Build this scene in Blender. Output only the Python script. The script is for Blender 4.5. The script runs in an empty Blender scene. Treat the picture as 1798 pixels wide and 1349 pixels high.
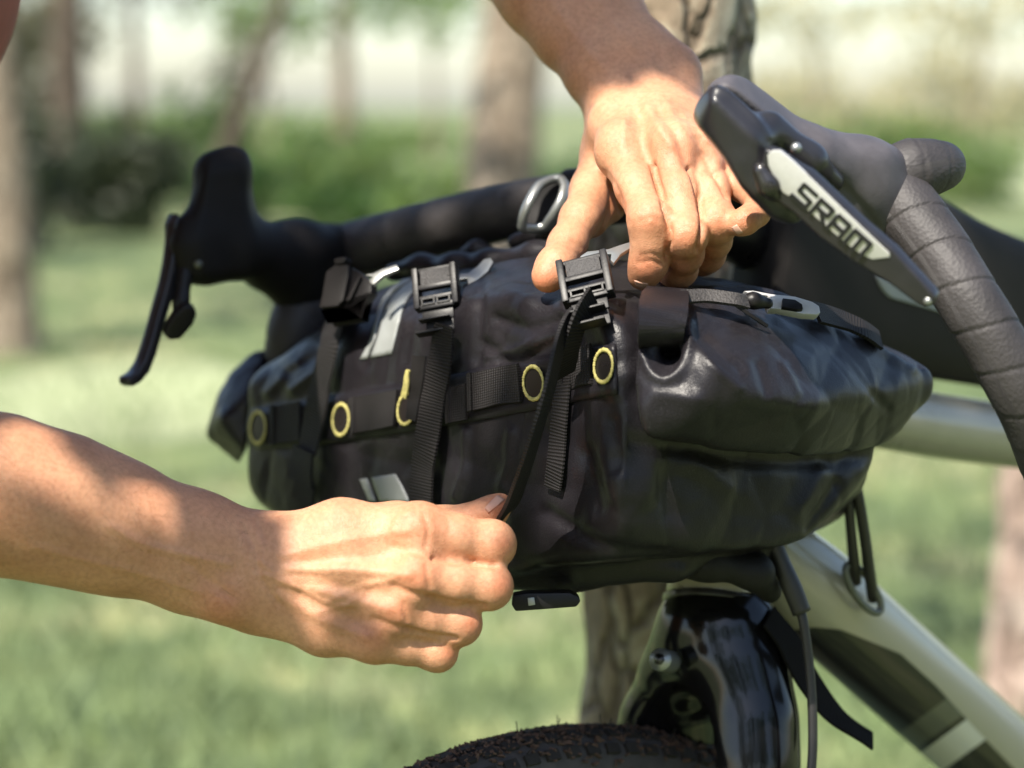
import bpy, math, random
import numpy as np
from mathutils import Vector, Matrix, noise
from mathutils.bvhtree import BVHTree

# ------------------------------------------------------------------ camera, sky, sun, exposure
scene = bpy.context.scene
COL = scene.collection
PITCH = 7.5
CAM_Z = 1.05
LENS = 75.0
FPX = LENS / 36.0 * 1798.0
cam_d = bpy.data.cameras.new('camera')
cam_d.lens = LENS
cam_d.sensor_width = 36.0
cam_d.clip_start = 0.05
cam_d.clip_end = 600.0
cam_d.dof.use_dof = True
cam_d.dof.focus_distance = 1.08
cam_d.dof.aperture_fstop = 4.0
cam_d.dof.aperture_blades = 9
cam = bpy.data.objects.new('camera', cam_d)
COL.objects.link(cam)
cam.location = (0, 0, CAM_Z)
cam.rotation_euler = (math.radians(90 - PITCH), 0, 0)
scene.camera = cam

SUN_FROM = Vector((-0.34, -0.50, 0.80)).normalized()      # towards the sun
world = bpy.data.worlds.new('World')
scene.world = world
world.use_nodes = True
wn = world.node_tree
wn.nodes.clear()
sky = wn.nodes.new('ShaderNodeTexSky')
sky.sky_type = 'NISHITA'
sky.sun_disc = False
sky.sun_elevation = math.asin(SUN_FROM.z)
sky.sun_rotation = math.atan2(SUN_FROM.x, SUN_FROM.y)
sky.air_density = 1.0
sky.dust_density = 1.2
sky.ozone_density = 0.6
bg = wn.nodes.new('ShaderNodeBackground')
bg.inputs['Strength'].default_value = 0.125
wo = wn.nodes.new('ShaderNodeOutputWorld')
wn.links.new(sky.outputs[0], bg.inputs['Color'])
wn.links.new(bg.outputs[0], wo.inputs['Surface'])

sun_d = bpy.data.lights.new('sun', 'SUN')
sun_d.energy = 5.0
sun_d.angle = math.radians(0.5)
sun_d.color = (1.0, 0.93, 0.82)
sun = bpy.data.objects.new('sun', sun_d)
COL.objects.link(sun)
sun.rotation_euler = SUN_FROM.to_track_quat('Z', 'Y').to_euler()

scene.view_settings.view_transform = 'Standard'
scene.view_settings.look = 'None'
scene.view_settings.gamma = 1.0
scene.view_settings.use_curve_mapping = False
scene.view_settings.exposure = 1.02
scene.cycles.use_denoising = True
scene.cycles.max_bounces = 8
scene.cycles.caustics_reflective = False
scene.cycles.caustics_refractive = False
scene.cycles.sample_clamp_indirect = 6.0

# ------------------------------------------------------------------ helpers
cp, sp = math.cos(math.radians(PITCH)), math.sin(math.radians(PITCH))
CAM = np.array((0.0, 0.0, CAM_Z))
RX = np.array((1.0, 0.0, 0.0))
UP = np.array((0.0, sp, cp))
FW = np.array((0.0, cp, -sp))

SHIFT = [0.0]
def P(px, py, d):
    """a point of the place, measured off the photograph: picture column, row and distance in metres"""
    d = d + SHIFT[0]
    return CAM + RX * ((px - 899.0) / FPX * d) + UP * ((674.5 - py) / FPX * d) + FW * d

def V(px, py, d):
    return Vector(P(px, py, d))

def PX(r, d):
    return r / FPX * (d + SHIFT[0])

def to_px(v):
    q = np.asarray(v) - CAM
    d = q @ FW
    return 899.0 + (q @ RX) / d * FPX, 674.5 - (q @ UP) / d * FPX, d

def norm(v):
    v = np.asarray(v, float)
    return v / (np.linalg.norm(v) + 1e-12)

def catmull(pts, n):
    p = np.asarray(pts, float)
    if len(p) == 2:
        t = np.linspace(0, 1, n)[:, None]
        return p[0] * (1 - t) + p[1] * t
    q = np.vstack([2 * p[0] - p[1], p, 2 * p[-1] - p[-2]])
    out = []
    m = len(p) - 1
    for i in range(n):
        u = i / (n - 1) * m
        k = min(int(u), m - 1)
        t = u - k
        a, b, c, d = q[k], q[k + 1], q[k + 2], q[k + 3]
        out.append(0.5 * ((2 * b) + (c - a) * t + (2 * a - 5 * b + 4 * c - d) * t * t + (3 * b - a - 3 * c + d) * t ** 3))
    return np.array(out)

def tag(o, label, cat, group=None, kind=None):
    o['label'] = label
    o['category'] = cat
    if group:
        o['group'] = group
    if kind:
        o['kind'] = kind
    return o

def thing(name, label, cat, loc=(0, 0, 0), group=None):
    o = bpy.data.objects.new(name, None)
    o.empty_display_size = 0.05
    o.location = Vector(loc)
    COL.objects.link(o)
    return tag(o, label, cat, group)

def link(name, me, mat=None, parent=None, smooth=True):
    if mat is not None and not me.materials:
        me.materials.append(mat)
    if smooth:
        me.shade_smooth()
    o = bpy.data.objects.new(name, me)
    COL.objects.link(o)
    if parent is not None:
        o.parent = parent
        root = parent
        t = Vector((0, 0, 0))
        while root is not None:
            if root.type == 'EMPTY':
                t = t - root.location
            root = None if root.parent is None else root.parent
        if parent.type == 'EMPTY':
            o.matrix_parent_inverse = Matrix.Translation(-parent.location)
    return o

def pyd(verts, faces, uvs=None):
    me = bpy.data.meshes.new('mesh')
    me.from_pydata([tuple(map(float, v)) for v in verts], [], [tuple(int(i) for i in f) for f in faces])
    if uvs is not None:
        lay = me.uv_layers.new(name='UVMap')
        vi = np.empty(len(me.loops), dtype=np.int32)
        me.loops.foreach_get('vertex_index', vi)
        lay.data.foreach_set('uv', np.asarray(uvs, np.float32)[vi].ravel())
    me.update()
    return me

class MB:
    """collects simple solids into one mesh"""
    def __init__(s):
        s.v, s.f = [], []
    def add(s, verts, faces):
        o = len(s.v)
        s.v.extend([np.asarray(x, float) for x in verts])
        s.f.extend([tuple(i + o for i in q) for q in faces])
    def box(s, M, sx, sy, sz, c=(0, 0, 0)):
        """box of half sizes in the local frame M = (origin, x, y, z)"""
        o, x, y, z = M
        vs = []
        for k in (-1, 1):
            for j in (-1, 1):
                for i in (-1, 1):
                    vs.append(o + x * (c[0] + i * sx) + y * (c[1] + j * sy) + z * (c[2] + k * sz))
        s.add(vs, [(0, 2, 3, 1), (4, 5, 7, 6), (0, 1, 5, 4), (2, 6, 7, 3), (0, 4, 6, 2), (1, 3, 7, 5)])
    def prism(s, M, poly, z0, z1):
        o, x, y, z = M
        n = len(poly)
        vs = [o + x * p[0] + y * p[1] + z * z0 for p in poly] + [o + x * p[0] + y * p[1] + z * z1 for p in poly]
        fs = [tuple(range(n - 1, -1, -1)), tuple(range(n, 2 * n))]
        for i in range(n):
            j = (i + 1) % n
            fs.append((i, j, j + n, i + n))
        s.add(vs, fs)
    def build(s, name, mat, parent=None, bevel=0.0, smooth=False, seg=2):
        me = pyd(s.v, s.f)
        import bmesh
        bm = bmesh.new()
        bm.from_mesh(me)
        bmesh.ops.recalc_face_normals(bm, faces=bm.faces)
        if bevel > 0:
            bmesh.ops.bevel(bm, geom=list(bm.edges), offset=bevel, segments=seg, profile=0.6, affect='EDGES', clamp_overlap=True)
        bm.to_mesh(me)
        bm.free()
        o = link(name, me, mat, parent, smooth=False)
        if smooth or bevel > 0:
            me.shade_smooth()
            me.set_sharp_from_angle(angle=math.radians(40)) if hasattr(me, 'set_sharp_from_angle') else None
        return o

def frames(pts):
    pts = np.asarray(pts)
    n = len(pts)
    tan = np.gradient(pts, axis=0)
    tan /= np.linalg.norm(tan, axis=1)[:, None] + 1e-12
    ref = np.array((0, 0, 1.0)) if abs(tan[0][2]) < 0.9 else np.array((1.0, 0, 0))
    a = norm(np.cross(tan[0], ref))
    A, B = [], []
    for i in range(n):
        a = norm(a - tan[i] * (a @ tan[i]))
        A.append(a)
        B.append(np.cross(tan[i], a))
    return tan, np.array(A), np.array(B)

def tube_mesh(pts, rad, n=20, mod=None, cap=True, squash=1.0):
    """sweep; mod(s, ang) multiplies the radius, s = metres along"""
    pts = np.asarray(pts, float)
    m = len(pts)
    rad = np.broadcast_to(np.asarray(rad, float), (m,))
    t, A, B = frames(pts)
    s = np.concatenate([[0], np.cumsum(np.linalg.norm(np.diff(pts, axis=0), axis=1))])
    vs, fs, uv = [], [], []
    for i in range(m):
        for j in range(n):
            an = 2 * math.pi * j / n
            r = rad[i] * (mod(s[i], an) if mod else 1.0)
            vs.append(pts[i] + A[i] * math.cos(an) * r + B[i] * math.sin(an) * r * squash)
            uv.append((s[i], j / n))
    for i in range(m - 1):
        for j in range(n):
            k = (j + 1) % n
            fs.append((i * n + j, i * n + k, (i + 1) * n + k, (i + 1) * n + j))
    if cap:
        fs.append(tuple(range(n - 1, -1, -1)))
        fs.append(tuple((m - 1) * n + j for j in range(n)))
    return pyd(vs, fs, uv)

def tube(name, pts, rad, mat, parent=None, n=20, samples=40, mod=None, squash=1.0):
    c = catmull(pts, samples)
    r = np.asarray(rad, float)
    if r.ndim:
        r = np.interp(np.linspace(0, 1, samples), np.linspace(0, 1, len(r)), r)
    return link(name, tube_mesh(c, r, n, mod, True, squash), mat, parent)

def ptube(name, pts, mat, parent=None, n=20, samples=40, mod=None, squash=1.0):
    """points given as (column, row, distance, radius in picture pixels)"""
    c = [P(*p[:3]) for p in pts]
    r = [PX(p[3], p[2]) for p in pts]
    return tube(name, c, r, mat, parent, n, samples, mod, squash)

class SDF:
    """a smooth solid grown from rounded limbs, meshed by surface nets"""
    def __init__(s, lo, hi, h):
        s.lo = np.asarray(lo, float)
        s.h = h
        s.n = np.ceil((np.asarray(hi) - s.lo) / h).astype(int) + 1
        s.F = np.full(s.n, 0.05, np.float32)
    def sub(s, lo, hi):
        a = np.clip(np.floor((np.asarray(lo) - s.lo) / s.h).astype(int), 0, s.n)
        b = np.clip(np.ceil((np.asarray(hi) - s.lo) / s.h).astype(int) + 1, 0, s.n)
        if np.any(b <= a):
            return None, None
        ax = [(s.lo[i] + s.h * np.arange(a[i], b[i])).astype(np.float32) for i in range(3)]
        g = (ax[0][:, None, None], ax[1][None, :, None], ax[2][None, None, :])
        return tuple(slice(a[i], b[i]) for i in range(3)), g
    @staticmethod
    def smin(a, b, k):
        if k <= 0:
            return np.minimum(a, b)
        h = np.maximum(k - np.abs(a - b), 0) / k
        return np.minimum(a, b) - h * h * k * 0.25
    @staticmethod
    def cone(g, a, b, ra, rb):
        ba = np.asarray(b) - a
        l2 = float(ba @ ba) + 1e-12
        x, y, z = g[0] - np.float32(a[0]), g[1] - np.float32(a[1]), g[2] - np.float32(a[2])
        t = np.clip((x * np.float32(ba[0]) + y * np.float32(ba[1]) + z * np.float32(ba[2])) / np.float32(l2), 0, 1)
        return np.sqrt((x - t * np.float32(ba[0])) ** 2 + (y - t * np.float32(ba[1])) ** 2 + (z - t * np.float32(ba[2])) ** 2) - (np.float32(ra) + t * np.float32(rb - ra))
    def chain(s, pts, rads, k=0.004, K=0.003, cut=False):
        pts = np.asarray(pts, float)
        rads = np.asarray(rads, float)
        m = rads.max() + max(k, K) + 3 * s.h
        sl, g = s.sub(pts.min(0) - m, pts.max(0) + m)
        if sl is None:
            return
        D = None
        if len(pts) == 1:
            D = s.cone(g, pts[0], pts[0] + 1e-6, rads[0], rads[0])
        for i in range(len(pts) - 1):
            d = s.cone(g, pts[i], pts[i + 1], rads[i], rads[i + 1])
            D = d if D is None else s.smin(D, d, k)
        if cut:
            s.F[sl] = -s.smin(-s.F[sl], D, K)
        else:
            s.F[sl] = s.smin(s.F[sl], D, K)
    def pchain(s, pts, k=0.004, K=0.003, cut=False):
        s.chain([P(*p[:3]) for p in pts], [PX(p[3], p[2]) for p in pts], k, K, cut)
    def hull(s, pts, k=0.006, K=0.004):
        """a convex folded-cloth block through the given points, edges eased by k"""
        import bmesh
        pts = np.asarray(pts, float)
        bm = bmesh.new()
        for p in pts:
            bm.verts.new(p)
        bmesh.ops.convex_hull(bm, input=list(bm.verts))
        c = pts.mean(0)
        pl = []
        for f in bm.faces:
            f.normal_update()
            n = np.array(f.normal)
            o = np.array(f.verts[0].co)
            if n @ (o - c) < 0:
                n = -n
            if not any(abs(n @ m - 1) < 1e-4 and abs(n @ o - d) < 1e-5 for m, d in pl):
                pl.append((n, n @ o))
        bm.free()
        m = 0.004 + k + K + 2 * s.h
        sl, g = s.sub(pts.min(0) - m, pts.max(0) + m)
        D = None
        for n, d in pl:
            e = (g[0] * np.float32(n[0]) + g[1] * np.float32(n[1]) + g[2] * np.float32(n[2])) - np.float32(d)
            D = e if D is None else -s.smin(-D, -e, k)
        s.F[sl] = s.smin(s.F[sl], D, K)
    def phull(s, pts, k=0.006, K=0.004):
        s.hull([P(*p) for p in pts], k, K)
    def fn(s, f, k=0.0):
        sl, g = s.sub(s.lo, s.lo + s.h * s.n)
        s.F[sl] = s.smin(s.F[sl], f(*g).astype(np.float32), k)
    def nets(s, relax=2):
        F = s.F.copy()
        for ax in range(3):
            F[tuple(slice(None) if i != ax else 0 for i in range(3))] = 0.05
            F[tuple(slice(None) if i != ax else -1 for i in range(3))] = 0.05
        nx, ny, nz = F.shape
        S = F < 0
        cnt = np.zeros((nx - 1, ny - 1, nz - 1), np.int8)
        for i in (0, 1):
            for j in (0, 1):
                for k in (0, 1):
                    cnt += S[i:nx - 1 + i, j:ny - 1 + j, k:nz - 1 + k]
        act = (cnt > 0) & (cnt < 8)
        ci = np.argwhere(act)
        idx = np.full(act.shape, -1, np.int32)
        idx[act] = np.arange(len(ci), dtype=np.int32)
        acc = np.zeros((len(ci), 3))
        num = np.zeros(len(ci))
        cor = [(i, j, k) for i in (0, 1) for j in (0, 1) for k in (0, 1)]
        val = {c: F[ci[:, 0] + c[0], ci[:, 1] + c[1], ci[:, 2] + c[2]] for c in cor}
        for c in cor:
            for ax in range(3):
                if c[ax] == 0:
                    e = list(c)
                    e[ax] = 1
                    e = tuple(e)
                    a, b = val[c], val[e]
                    x = (a < 0) != (b < 0)
                    t = np.where(x, a / np.where(x, a - b, 1), 0)
                    p = np.array(c, float)[None] + 0
                    p = np.repeat(p, len(ci), 0)
                    p[:, ax] += t
                    acc += p * x[:, None]
                    num += x
        verts = s.lo + s.h * (ci + acc / num[:, None])
        quads = []
        for ax in range(3):
            o1, o2 = [(1, 2), (2, 0), (0, 1)][ax]
            a = [slice(None)] * 3
            b = [slice(None)] * 3
            a[ax] = slice(0, -1)
            b[ax] = slice(1, None)
            X = S[tuple(a)] != S[tuple(b)]
            E = np.argwhere(X)
            ok = (E[:, o1] > 0) & (E[:, o2] > 0) & (E[:, o1] < F.shape[o1] - 1) & (E[:, o2] < F.shape[o2] - 1)
            E = E[ok]
            inside = S[E[:, 0], E[:, 1], E[:, 2]]
            q = []
            for (u, w) in ((-1, -1), (0, -1), (0, 0), (-1, 0)):
                c = E.copy()
                c[:, o1] += u
                c[:, o2] += w
                q.append(idx[c[:, 0], c[:, 1], c[:, 2]])
            q = np.stack(q, 1)
            q[~inside] = q[~inside][:, ::-1]
            quads.append(q)
        quads = np.concatenate(quads)
        for _ in range(relax):
            sm = np.zeros_like(verts)
            c = np.zeros(len(verts))
            for a, b in ((0, 1), (1, 2), (2, 3), (3, 0)):
                for d in range(3):
                    sm[:, d] += np.bincount(quads[:, a], verts[quads[:, b], d], len(verts))
                    sm[:, d] += np.bincount(quads[:, b], verts[quads[:, a], d], len(verts))
                c += np.bincount(quads[:, a], minlength=len(verts)) + np.bincount(quads[:, b], minlength=len(verts))
            verts = verts * 0.5 + sm / np.maximum(c, 1)[:, None] * 0.5
        return verts, quads

def vnormals(verts, quads):
    a = verts[quads[:, 2]] - verts[quads[:, 0]]
    b = verts[quads[:, 3]] - verts[quads[:, 1]]
    fn = np.cross(a, b)
    n = np.zeros_like(verts)
    for i in range(4):
        for d in range(3):
            n[:, d] += np.bincount(quads[:, i], fn[:, d], len(verts))
    return n / (np.linalg.norm(n, axis=1)[:, None] + 1e-15)

def qmesh(verts, quads):
    me = bpy.data.meshes.new('mesh')
    nv, nf = len(verts), len(quads)
    me.vertices.add(nv)
    me.vertices.foreach_set('co', np.asarray(verts, np.float32).ravel())
    me.loops.add(nf * 4)
    me.loops.foreach_set('vertex_index', np.asarray(quads, np.int32).ravel())
    me.polygons.add(nf)
    me.polygons.foreach_set('loop_start', np.arange(0, nf * 4, 4, dtype=np.int32))
    me.update(calc_edges=True)
    me.validate()
    return me

def seg_dist(px, py, poly):
    """distance of picture points to a polyline"""
    best = np.full(len(px), 1e9)
    poly = catmull(poly, max(2, 6 * (len(poly) - 1) + 1)) if len(poly) > 2 else np.asarray(poly, float)
    for i in range(len(poly) - 1):
        a, b = poly[i], poly[i + 1]
        ab = b - a
        t = np.clip(((px - a[0]) * ab[0] + (py - a[1]) * ab[1]) / (ab @ ab + 1e-9), 0, 1)
        best = np.minimum(best, np.hypot(px - a[0] - t * ab[0], py - a[1] - t * ab[1]))
    return best

def strokes(verts, quads, lst, side=1.0):
    """raise (or press in) ridges and creases of the near side: (polyline, width, height in mm)"""
    n = vnormals(verts, quads)
    vx, vy, vd = to_px(verts)
    face = np.clip(-(n * norm_rows(verts - CAM)).sum(1) * 2.2, 0, 1)
    off = np.zeros(len(verts))
    for poly, w, hmm in lst:
        d = seg_dist(vx, vy, poly)
        off += hmm * 0.001 * np.exp(-(d / w) ** 2)
    return verts + n * (off * face)[:, None]

def norm_rows(a):
    return a / (np.linalg.norm(a, axis=1)[:, None] + 1e-12)

# ------------------------------------------------------------------ materials
def new_mat(name):
    m = bpy.data.materials.new(name)
    m.use_nodes = True
    nt = m.node_tree
    b = nt.nodes['Principled BSDF']
    return m, nt, b

def N(nt, t, **kw):
    n = nt.nodes.new(t)
    for k, v in kw.items():
        if k.startswith('_'):
            setattr(n, k[1:], v)
        else:
            n.inputs[k.replace('__', ' ')].default_value = v
    return n

def ramp(nt, src, stops):
    r = nt.nodes.new('ShaderNodeValToRGB')
    e = r.color_ramp.elements
    while len(e) < len(stops):
        e.new(0.5)
    for i, (p, c) in enumerate(stops):
        e[i].position = p
        e[i].color = (*c, 1) if len(c) == 3 else c
    nt.links.new(src, r.inputs[0])
    return r

def mat(name, col, rough=0.5, metal=0.0, var=0.25, vscale=60.0, bump=0.0, bscale=900.0, bdist=0.0006, spec=0.5, coat=0.0, sheen=0.0, rvar=0.1, tex='noise'):
    m, nt, b = new_mat(name)
    tc = N(nt, 'ShaderNodeTexCoord')
    no = N(nt, 'ShaderNodeTexNoise', Scale=vscale, Detail=5.0, Roughness=0.6)
    nt.links.new(tc.outputs['Object'], no.inputs['Vector'])
    c = np.array(col)
    r = ramp(nt, no.outputs[0], [(0.3, tuple(c * (1 - var))), (0.7, tuple(np.minimum(c * (1 + var), 1)))])
    nt.links.new(r.outputs[0], b.inputs['Base Color'])
    rr = N(nt, 'ShaderNodeMapRange')
    rr.inputs['To Min'].default_value = max(rough - rvar, 0.02)
    rr.inputs['To Max'].default_value = min(rough + rvar, 1)
    nt.links.new(no.outputs[0], rr.inputs[0])
    nt.links.new(rr.outputs[0], b.inputs['Roughness'])
    b.inputs['Metallic'].default_value = metal
    b.inputs['Specular IOR Level'].default_value = spec
    b.inputs['Coat Weight'].default_value = coat
    b.inputs['Coat Roughness'].default_value = 0.08
    b.inputs['Sheen Weight'].default_value = sheen
    if bump > 0:
        if tex == 'voronoi':
            bn = N(nt, 'ShaderNodeTexVoronoi', Scale=bscale)
        else:
            bn = N(nt, 'ShaderNodeTexNoise', Scale=bscale, Detail=3.0)
        nt.links.new(tc.outputs['Object'], bn.inputs['Vector'])
        bu = N(nt, 'ShaderNodeBump', Strength=bump, Distance=bdist)
        nt.links.new(bn.outputs[0], bu.inputs['Height'])
        nt.links.new(bu.outputs[0], b.inputs['Normal'])
    return m

def webbing_mat(name, col, pitch=0.0021):
    """woven strap: ribs across the strap, fine threads along it (UV in metres)"""
    m, nt, b = new_mat(name)
    uv = N(nt, 'ShaderNodeUVMap')
    sep = N(nt, 'ShaderNodeSeparateXYZ')
    nt.links.new(uv.outputs[0], sep.inputs[0])
    def sine(sock, freq):
        mul = N(nt, 'ShaderNodeMath', _operation='MULTIPLY')
        mul.inputs[1].default_value = freq * 2 * math.pi
        nt.links.new(sock, mul.inputs[0])
        s = N(nt, 'ShaderNodeMath', _operation='SINE')
        nt.links.new(mul.outputs[0], s.inputs[0])
        return s
    a = sine(sep.outputs[0], 1 / pitch)
    c = sine(sep.outputs[1], 1 / 0.0013)
    mx = N(nt, 'ShaderNodeMath', _operation='MULTIPLY_ADD')
    nt.links.new(c.outputs[0], mx.inputs[0])
    mx.inputs[1].default_value = 0.45
    nt.links.new(a.outputs[0], mx.inputs[2])
    col = np.array(col)
    r = ramp(nt, mx.outputs[0], [(0.0, tuple(col * 0.6)), (0.9, tuple(col * 1.45))])
    nt.links.new(r.outputs[0], b.inputs['Base Color'])
    b.inputs['Roughness'].default_value = 0.62
    b.inputs['Specular IOR Level'].default_value = 0.22
    bu = N(nt, 'ShaderNodeBump', Strength=0.5, Distance=0.0005)
    nt.links.new(mx.outputs[0], bu.inputs['Height'])
    nt.links.new(bu.outputs[0], b.inputs['Normal'])
    return m

def skin_mat(name, base):
    m, nt, b = new_mat(name)
    base = np.array(base)
    tc = N(nt, 'ShaderNodeTexCoord')
    n1 = N(nt, 'ShaderNodeTexNoise', Scale=38.0, Detail=4.0)
    n2 = N(nt, 'ShaderNodeTexNoise', Scale=420.0, Detail=3.0)
    for n in (n1, n2):
        nt.links.new(tc.outputs['Object'], n.inputs['Vector'])
    r1 = ramp(nt, n1.outputs[0], [(0.3, tuple(base * np.array((0.86, 0.80, 0.78)))), (0.7, tuple(base * 1.08))])
    at = N(nt, 'ShaderNodeAttribute', _attribute_name='flush')
    mx = N(nt, 'ShaderNodeMix', _data_type='RGBA')
    nt.links.new(at.outputs['Fac'], mx.inputs[0])
    nt.links.new(r1.outputs[0], mx.inputs[6])
    mx.inputs[7].default_value = (*(base * np.array((0.98, 0.68, 0.60))), 1)
    mx2 = N(nt, 'ShaderNodeMix', _data_type='RGBA', _blend_type='MULTIPLY')
    mx2.inputs[0].default_value = 0.5
    nt.links.new(mx.outputs[2], mx2.inputs[6])
    r2 = ramp(nt, n2.outputs[0], [(0.35, (0.72, 0.66, 0.62)), (0.6, (1, 1, 1))])
    nt.links.new(r2.outputs[0], mx2.inputs[7])
    nt.links.new(mx2.outputs[2], b.inputs['Base Color'])
    b.inputs['Roughness'].default_value = 0.5
    b.inputs['Specular IOR Level'].default_value = 0.4
    b.inputs['Subsurface Weight'].default_value = 0.22
    b.inputs['Subsurface Radius'].default_value = (1.0, 0.32, 0.16)
    b.inputs['Subsurface Scale'].default_value = 0.003
    vo = N(nt, 'ShaderNodeTexVoronoi', Scale=900.0)
    vo.feature = 'DISTANCE_TO_EDGE'
    wv = N(nt, 'ShaderNodeTexNoise', Scale=260.0, Detail=5.0, Roughness=0.7)
    nt.links.new(tc.outputs['Object'], vo.inputs['Vector'])
    nt.links.new(tc.outputs['Object'], wv.inputs['Vector'])
    ad = N(nt, 'ShaderNodeMath', _operation='MULTIPLY_ADD')
    nt.links.new(wv.outputs[0], ad.inputs[0])
    ad.inputs[1].default_value = 0.8
    nt.links.new(vo.outputs[0], ad.inputs[2])
    bu = N(nt, 'ShaderNodeBump', Strength=0.5, Distance=0.0006)
    nt.links.new(ad.outputs[0], bu.inputs['Height'])
    nt.links.new(bu.outputs[0], b.inputs['Normal'])
    return m

M = {}
M['fabric'] = mat('coated_black_fabric', (0.0125, 0.0110, 0.0132), 0.35, var=0.25, vscale=25, bump=0.4, bscale=1100, bdist=0.0005, spec=0.27, rvar=0.08)
def dust(m, amount=0.05, scale=2600.0):
    """pale specks of dust caught in the weave"""
    nt = m.node_tree
    b = nt.nodes['Principled BSDF']
    src = b.inputs['Base Color'].links[0].from_socket
    tc = N(nt, 'ShaderNodeTexCoord')
    no = N(nt, 'ShaderNodeTexNoise', Scale=scale, Detail=1.0)
    big = N(nt, 'ShaderNodeTexNoise', Scale=22.0, Detail=3.0)
    nt.links.new(tc.outputs['Object'], no.inputs['Vector'])
    nt.links.new(tc.outputs['Object'], big.inputs['Vector'])
    r = ramp(nt, no.outputs[0], [(0.60, (0, 0, 0)), (0.72, (1, 1, 1))])
    r2 = ramp(nt, big.outputs[0], [(0.42, (0, 0, 0)), (0.7, (1, 1, 1))])
    mu = N(nt, 'ShaderNodeMath', _operation='MULTIPLY')
    nt.links.new(r.outputs[0], mu.inputs[0])
    nt.links.new(r2.outputs[0], mu.inputs[1])
    mx = N(nt, 'ShaderNodeMix', _data_type='RGBA')
    nt.links.new(mu.outputs[0], mx.inputs[0])
    nt.links.new(src, mx.inputs[6])
    mx.inputs[7].default_value = (amount * 1.05, amount, amount * 1.1, 1)
    nt.links.new(mx.outputs[2], b.inputs['Base Color'])
dust(M['fabric'], 0.07)
M['fabric_edge'] = mat('black_fabric_edge', (0.010, 0.0088, 0.0088), 0.6, var=0.2, bump=0.2, spec=0.25)
M['web'] = webbing_mat('black_webbing', (0.016, 0.0140, 0.0140), 0.0017)
M['plastic'] = mat('black_plastic', (0.010, 0.009, 0.0095), 0.42, var=0.15, bump=0.12, bscale=600, spec=0.3)
M['silver'] = mat('satin_aluminium', (0.34, 0.35, 0.34), 0.36, metal=0.7, var=0.12, bump=0.1)
M['reflective'] = mat('grey_reflective_tape', (0.27, 0.285, 0.28), 0.5, metal=0.1, var=0.06, vscale=40, bump=0.08)
M['yellow'] = mat('yellow_thread', (0.46, 0.41, 0.14), 0.7, var=0.35, vscale=300, bump=0.5, bscale=1500)
M['rubber'] = mat('grey_hood_rubber', (0.070, 0.064, 0.071), 0.58, var=0.22, vscale=70, bump=0.2, bscale=700, rvar=0.12)
M['rubber_dark'] = mat('dark_hood_rubber', (0.010, 0.0088, 0.0088), 0.62, var=0.2, bump=0.2, spec=0.22)
M['gloss'] = mat('gloss_black_shell', (0.020, 0.019, 0.022), 0.33, var=0.2, coat=0.1, bump=0.03)
M['frame'] = mat('sage_silver_paint', (0.40, 0.365, 0.285), 0.3, metal=0.12, var=0.06, coat=0.6)
M['frame_black'] = mat('black_frame_paint', (0.014, 0.012, 0.012), 0.3, var=0.1, coat=0.5)
M['frame_dark'] = mat('dark_sage_paint', (0.12, 0.125, 0.10), 0.35, metal=0.2, var=0.08)
M['fork'] = mat('gloss_black_fork', (0.006, 0.0055, 0.006), 0.13, var=0.1, coat=0.15, spec=0.35, rvar=0.03)
M['tyre'] = mat('dusty_tyre_rubber', (0.022, 0.018, 0.0155), 0.85, var=0.4, vscale=200, bump=0.4, bscale=500)
M['sidewall'] = mat('grey_tyre_sidewall', (0.065, 0.057, 0.052), 0.8, var=0.25, vscale=120, bump=0.2)
M['mulch'] = mat('dry_brown_mulch', (0.095, 0.055, 0.036), 0.9, var=0.6, vscale=240)
M['cable'] = mat('black_cable_housing', (0.02, 0.018, 0.018), 0.45, var=0.1)
M['pouch'] = mat('dark_grey_pouch_fabric', (0.026, 0.023, 0.021), 0.7, spec=0.2, var=0.15, vscale=30, bump=0.25, bscale=1300, bdist=0.0004)
M['skin'] = skin_mat('tanned_skin', (0.57, 0.295, 0.17))
M['nail'] = mat('fingernail', (0.56, 0.33, 0.24), 0.4, var=0.08, spec=0.5)
M['shirt'] = mat('dusty_red_cotton', (0.34, 0.10, 0.07), 0.85, var=0.15, bump=0.3, bscale=1200)
M['trousers'] = mat('dark_trouser_cloth', (0.05, 0.05, 0.055), 0.85, var=0.15, bump=0.3)
M['hair'] = mat('dark_brown_hair', (0.03, 0.018, 0.012), 0.55, var=0.4, vscale=200, bump=0.6, bscale=300)
M['arm_hair'] = mat('fine_brown_hair', (0.16, 0.085, 0.045), 0.5, var=0.3)
M['shoe'] = mat('grey_shoe', (0.12, 0.12, 0.12), 0.7)

# ------------------------------------------------------------------ the ground
def G(px, Y, z=0.0):
    """a point on the ground below picture column px at Y metres"""
    return Vector(((px - 899.0) / FPX * Y, Y, z))

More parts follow.
